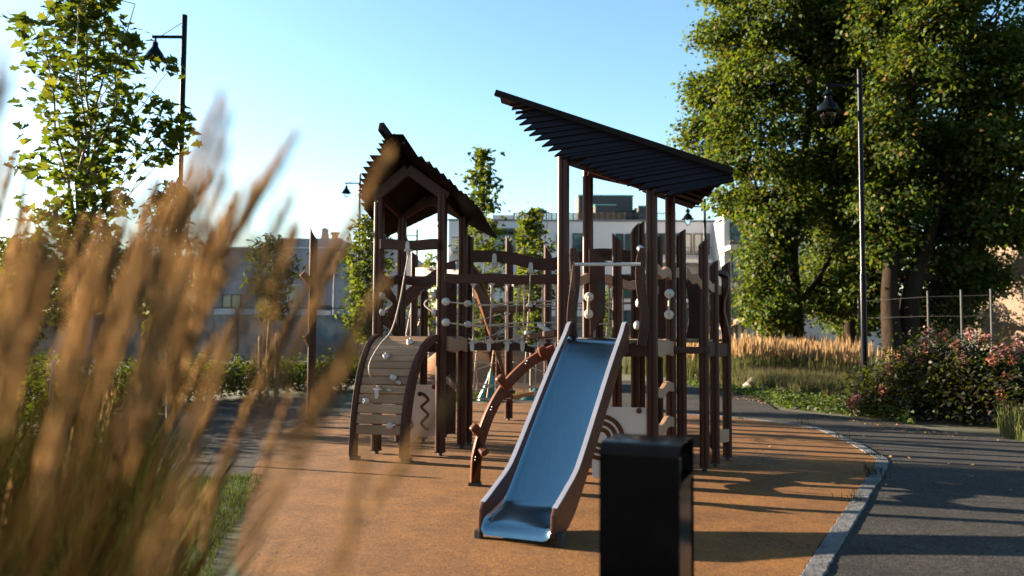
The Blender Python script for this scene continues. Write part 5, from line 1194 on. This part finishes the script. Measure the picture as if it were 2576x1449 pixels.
# --- grey commercial building at the left
YB = 55
gb_ = thing('commercial_building', 'grey clad flat-roofed commercial building with dark wall lettering behind the hoarding', 'building', (-15, YB+8, 0))
a, b, _, zA = rect(YB, 496, 1010, 626, 900)
block('wall', 'greywall', gb_, YB, YB+18, a, b, -.03, zA)
a2, b2, _, zB = rect(YB, 690, 852, 598, 900); block('upper_storey', 'greywall2', gb_, YB+.4, YB+14, a2, b2, zA+.003, zB)
block('roof_edge', 'seam', gb_, YB-.05, YB+18.05, a-.05, b+.05, zA-.06+.08, zA+.12)
m = MB()
for y in (700, 728, 664):
    _, _, zz0, zz1 = rect(YB, 496, 1010, y, y+2); m.box(V(((a+b)/2, YB-.01, (zz0+zz1)/2)), V(((b-a)/2, 0, 0)), V((0, .03, 0)), V((0, 0, .03)))
for x in (560, 625, 690, 755, 800, 870, 940): xx, _, _, _ = rect(YB, x, x+2, 640, 700); m.box(V((xx, YB-.012, zA/2)), V((.02, 0, 0)), V((0, .03, 0)), V((0, 0, zA/2-.2)))
m.build('panel_seam', 'greywall2', gb_)
window(gb_, YB-.02, 800, 838, 768, 818, 2); fr2 = window(gb_, YB-.02, 724, 762, 716, 792, 1, 'seam')
window(gb_, YB-.02, 560, 610, 740, 790, 2)
for x, yt, w, mt in ((818, 573, .42, 'brick'), (843, 585, .35, 'brick')):
    p = pix(x, 598, YB+3); zt = pix(x, yt, YB+3).z
    MB().lathe(V((p.x, p.y, zB)), [(w, 0), (w*.62, zt-zB-.25), (w*.75, zt-zB-.22), (w*.7, zt-zB-.12), (.05, zt-zB)] if x < 830 else [(w*.7, 0), (w*.7, zt-zB-.18), (w, zt-zB-.15), (w, zt-zB)], 4 if x < 830 else 8).build('chimney', mt, gb_)
def text(s, x, y, hpx, Y, parent):
    cu = bpy.data.curves.new('lettering', 'FONT'); cu.body = s; cu.size = hpx/FPX*Y*1.35; cu.extrude = .03; cu.offset = .012
    o = bpy.data.objects.new('lettering', cu); C.objects.link(o); o.rotation_euler = (PI/2, 0, 0); p = pix(x, y, Y)
    o.location = p-wl(parent); o.parent = parent; dg = bpy.context.evaluated_depsgraph_get(); me = bpy.data.meshes.new_from_object(o.evaluated_get(dg)); o2 = bpy.data.objects.new('lettering', me); C.objects.link(o2)
    o2.location = o.location; o2.rotation_euler = o.rotation_euler; o2.parent = parent; me.materials.clear(); me.materials.append(MT['frame']); bpy.data.objects.remove(o); return o2
text('ogler', 737, 697, 12, YB-.10, gb_); text('egliende', 797, 697.5, 12, YB-.10, gb_)
hs = thing('low_shed', 'long low pale blue roofed shed behind the painted hoarding', 'shed', (-11, 44, 0))
a, b, zb, zt = rect(43, 540, 792, 777, 792); block('roof', 'seam', hs, 43, 47, a, b, zb, zt); block('wall', 'greywall2', hs, 43.3, 46.7, a+.3, b-.3, -.03, zb-.003)
# --- church spire far away
q = pix(1028, 700, 180); sp_ = thing('church_tower', 'tiny distant church tower with green spire seen through the tent-roofed tower', 'church', (q.x, 180, 0))
block('tower', 'greywall', sp_, 178, 182, q.x-2, q.x+2, 0, q.z); MB().lathe(V((q.x, 180, q.z)), [(2.1, 0), (1.2, 2.5), (.05, 6.5)], 8).build('spire', 'copper', sp_)
# --- painted hoarding: mesh-fence frames carrying printed boards
YF = 34; xw = 3.15; xs0 = rect(YF, -60, 0, 700, 800)[0]
LB = ['leftmost hoarding panel below the left edge tree', 'hoarding panel behind the pale leaning stake', 'hoarding panel beside the blue board', 'hoarding panel with pinkish painted figures right of the blue board', 'hoarding panel with a pale painted house', 'hoarding panel behind the small round cherry', 'hoarding panel with dark blue stripes right of the lone post', 'rightmost hoarding panel behind the pale linden trunk']
for i in range(8):
    xa = xs0-.6+i*(xw+.08)+2.2; zt = 2.35; t = thing('hoarding_panel', LB[i], 'hoarding', (xa+xw/2, YF, 0), 'painted hoarding panels')
    r = .12; pth = [V((xa, YF, .02)), V((xa, YF, zt-r)), V((xa+r*.3, YF, zt-r*.3)), V((xa+r, YF, zt)), V((xa+xw-r, YF, zt)), V((xa+xw-r*.3, YF, zt-r*.3)), V((xa+xw, YF, zt-r)), V((xa+xw, YF, .02))]
    f = MB(); f.tube(pth, .025, 8); f.tube([V((xa, YF, .2)), V((xa+xw, YF, .2))], .018, 6)
    for k in range(1, 4): f.tube([V((xa, YF+.01, zt*k/4)), V((xa+xw, YF+.01, zt*k/4))], .006, 5)
    f.build('frame', 'galv', t)
    MB().box(V((xa+xw/2, YF-.05, 1.08)), V((xw/2-.06, 0, 0)), V((0, .012, 0)), V((0, 0, .98))).build('printed_board', 'mural%d' % ((i*2) % 3 if i != 6 else 2), t)
    MB().box(V((xa+xw/2, YF+.1, .07)), V((.35, 0, 0)), V((0, .12, 0)), V((0, 0, .07))).build('base_block', 'dark', t)
q0, q1 = pix(207, 805, 30), pix(207, 912, 30)
o = MB().box((q0+q1)/2, V((.42, 0, 0)), V((0, .03, 0)), V((0, 0, (q0.z-q1.z)/2+.1))).build('blue_board', 'bluetarp'); tag(o, 'upright blue board in front of the hoarding at left', 'board')
# --- timber playhouse far right
YP = 36; t = thing('timber_playhouse', 'weathered timber playhouse with pitched roof beyond the golden grass', 'playhouse', (11.5, YP, 0))
x0, x1, zb, zt = rect(YP, 1838, 1985, 800, 870)
for xx in (x0, x0+.55, x0+1.6, x1): 
    for dy in (0, 1.2): MB().box(V((xx, YP+dy, (zt-.1)/2)), V((.07, 0, 0)), V((0, .07, 0)), V((0, 0, (zt-.1)/2))).build('post', 'plank', t)
ax_ = x0+1.0
MB().prism([V((x0-.25, YP-.3, zt-.45)), V((ax_, YP-.3, zt+.12)), V((x1+.2, YP-.3, zt-.3)), V((x1+.2, YP-.3, zt-.38)), V((ax_, YP-.3, zt+.02)), V((x0-.25, YP-.3, zt-.53))], V((0, 1.9, 0))).build('roof', 'plank', t)
for z in (.45, 1.0): MB().box(V(((x0+x1)/2, YP-.08, z)), V(((x1-x0)/2, 0, 0)), V((0, .02, 0)), V((0, 0, .07))).build('rail', 'plank', t)
MB().box(V(((x0+x1)/2, YP+.6, .3)), V(((x1-x0)/2, 0, 0)), V((0, .6, 0)), V((0, 0, .05))).build('floor', 'plank', t)
# --- chain-link fence at the right
fc = thing('chain_link_fence', 'tall chain link fence on grey posts behind the pink shrubs', 'fence', (10.5, 19.6, 0))
FX = [(2160, 24.0), (2335, 20.3), (2419, 19.7), (2494, 19.2), (2580, 18.8)]; FPts = [V((pix(x, 800, Y).x, Y, 0)) for x, Y in FX]
for p in FPts: MB().tube([p, p+V((0, 0, 2.55))], .026, 8).build('post', 'galv', fc)
m = MB()
for i in range(4):
    p, q = FPts[i], FPts[i+1]
    for z in (2.4, 1.9, .5): m.tube([p+V((0, 0, z)), q+V((0, 0, z))], .004, 4, False)
m.build('tension_wire', 'galv', fc)
m = MB(); sdz = .16
for i in (1, 2, 3):
    p, q = FPts[i], FPts[i+1]; L = (q-p).length; d = (q-p)/L; k = -1.9
    while k < L:
        for sg in (1, -1):
            a0, a1 = (k, k+1.9) if sg > 0 else (k+1.9, k)
            s0, s1 = 0, 1
            ta, tb_ = min(a0, a1), max(a0, a1)
            lo, hi = max(0, (0-ta)/1.9), min(1, (L-ta)/1.9)
            if hi > lo:
                f = (lambda u: (p+d*(ta+1.9*u)+V((0, 0, .5+(1.9*u if sg > 0 else 1.9*(1-u))))))
                m.tube([f(lo), f(hi)],   .0007, 3, False)
        k += sdz
m.build('wire_mesh', 'galv', fc, kind='stuff')
# --- green sheeting and scraps by the far net
def drape(x, y0, y1, Y, w, label):
    a, b = pix(x, y0, Y), gnd(x, y1); me = MB(); n = 18; rows = 9; vs = []; random.seed(int(x))
    for j in range(rows):
        u = j/(rows-1); z = max(.0, a.z*(1-u))+.0; rr = w*(.08+.92*u**.8)
        for k in range(n):
            an = 2*PI*k/n; r2 = rr*(1+.25*math.sin(an*3+u*4)+random.uniform(-.1, .1)); vs.append(V((a.x+r2*math.cos(an)+.1*w*(1-u), Y+r2*math.sin(an)*.7, z)))
    fs = [(j*n+k, j*n+(k+1) % n, (j+1)*n+(k+1) % n, (j+1)*n+k) for j in range(rows-1) for k in range(n)]+[tuple(range(n))]
    tag(me.add(vs, fs).build('green_sheet', 'tarp', smooth='all'), label, 'tarpaulin', 'green sheets by the far net')
drape(1232, 930, 1003, 17.0, .22, 'peaked glossy green sheet behind the spider net')
drape(1347, 975, 1000, 17.3, .28, 'low flat green sheet behind the curved pole')
# ---------------------------------------------------------------- light
EL, AZ = math.radians(12.5), math.radians(18)
sd = V((-math.cos(AZ)*math.cos(EL), math.sin(AZ)*math.cos(EL), math.sin(EL)))
sun = bpy.data.lights.new('sun', 'SUN'); sun.energy = 5; sun.angle = math.radians(.5); sun.color = (1, .82, .60)
so = bpy.data.objects.new('sun', sun); C.objects.link(so); so.rotation_euler = (-sd).to_track_quat('-Z', 'Y').to_euler(); so.location = (-20, 8, 12)
w = bpy.data.worlds.new('World'); SC.world = w; w.use_nodes = True; nt = w.node_tree; nt.nodes.clear()
out = nt.nodes.new('ShaderNodeOutputWorld'); bgn = nt.nodes.new('ShaderNodeBackground'); sky = nt.nodes.new('ShaderNodeTexSky')
sky.sky_type = 'NISHITA'; sky.sun_disc = False; sky.sun_elevation = EL; sky.sun_rotation = math.atan2(sd.x, sd.y)
sky.air_density = 1.0; sky.dust_density = .6; sky.ozone_density = 1.5
hs_ = nt.nodes.new('ShaderNodeHueSaturation'); hs_.inputs['Hue'].default_value = .495; hs_.inputs['Saturation'].default_value = 1.15; hs_.inputs['Value'].default_value = 1.0
nt.links.new(sky.outputs[0], hs_.inputs['Color']); nt.links.new(hs_.outputs[0], bgn.inputs[0]); bgn.inputs[1].default_value = .052; nt.links.new(bgn.outputs[0], out.inputs[0])
SC.view_settings.view_transform = 'Standard'; SC.view_settings.look = 'None'; SC.view_settings.gamma = 1; SC.view_settings.exposure = 2.92
SC.render.engine = 'CYCLES'; SC.cycles.use_denoising = True; SC.cycles.max_bounces = 7; SC.cycles.transparent_max_bounces = 12
SC.cycles.sample_clamp_indirect = 6
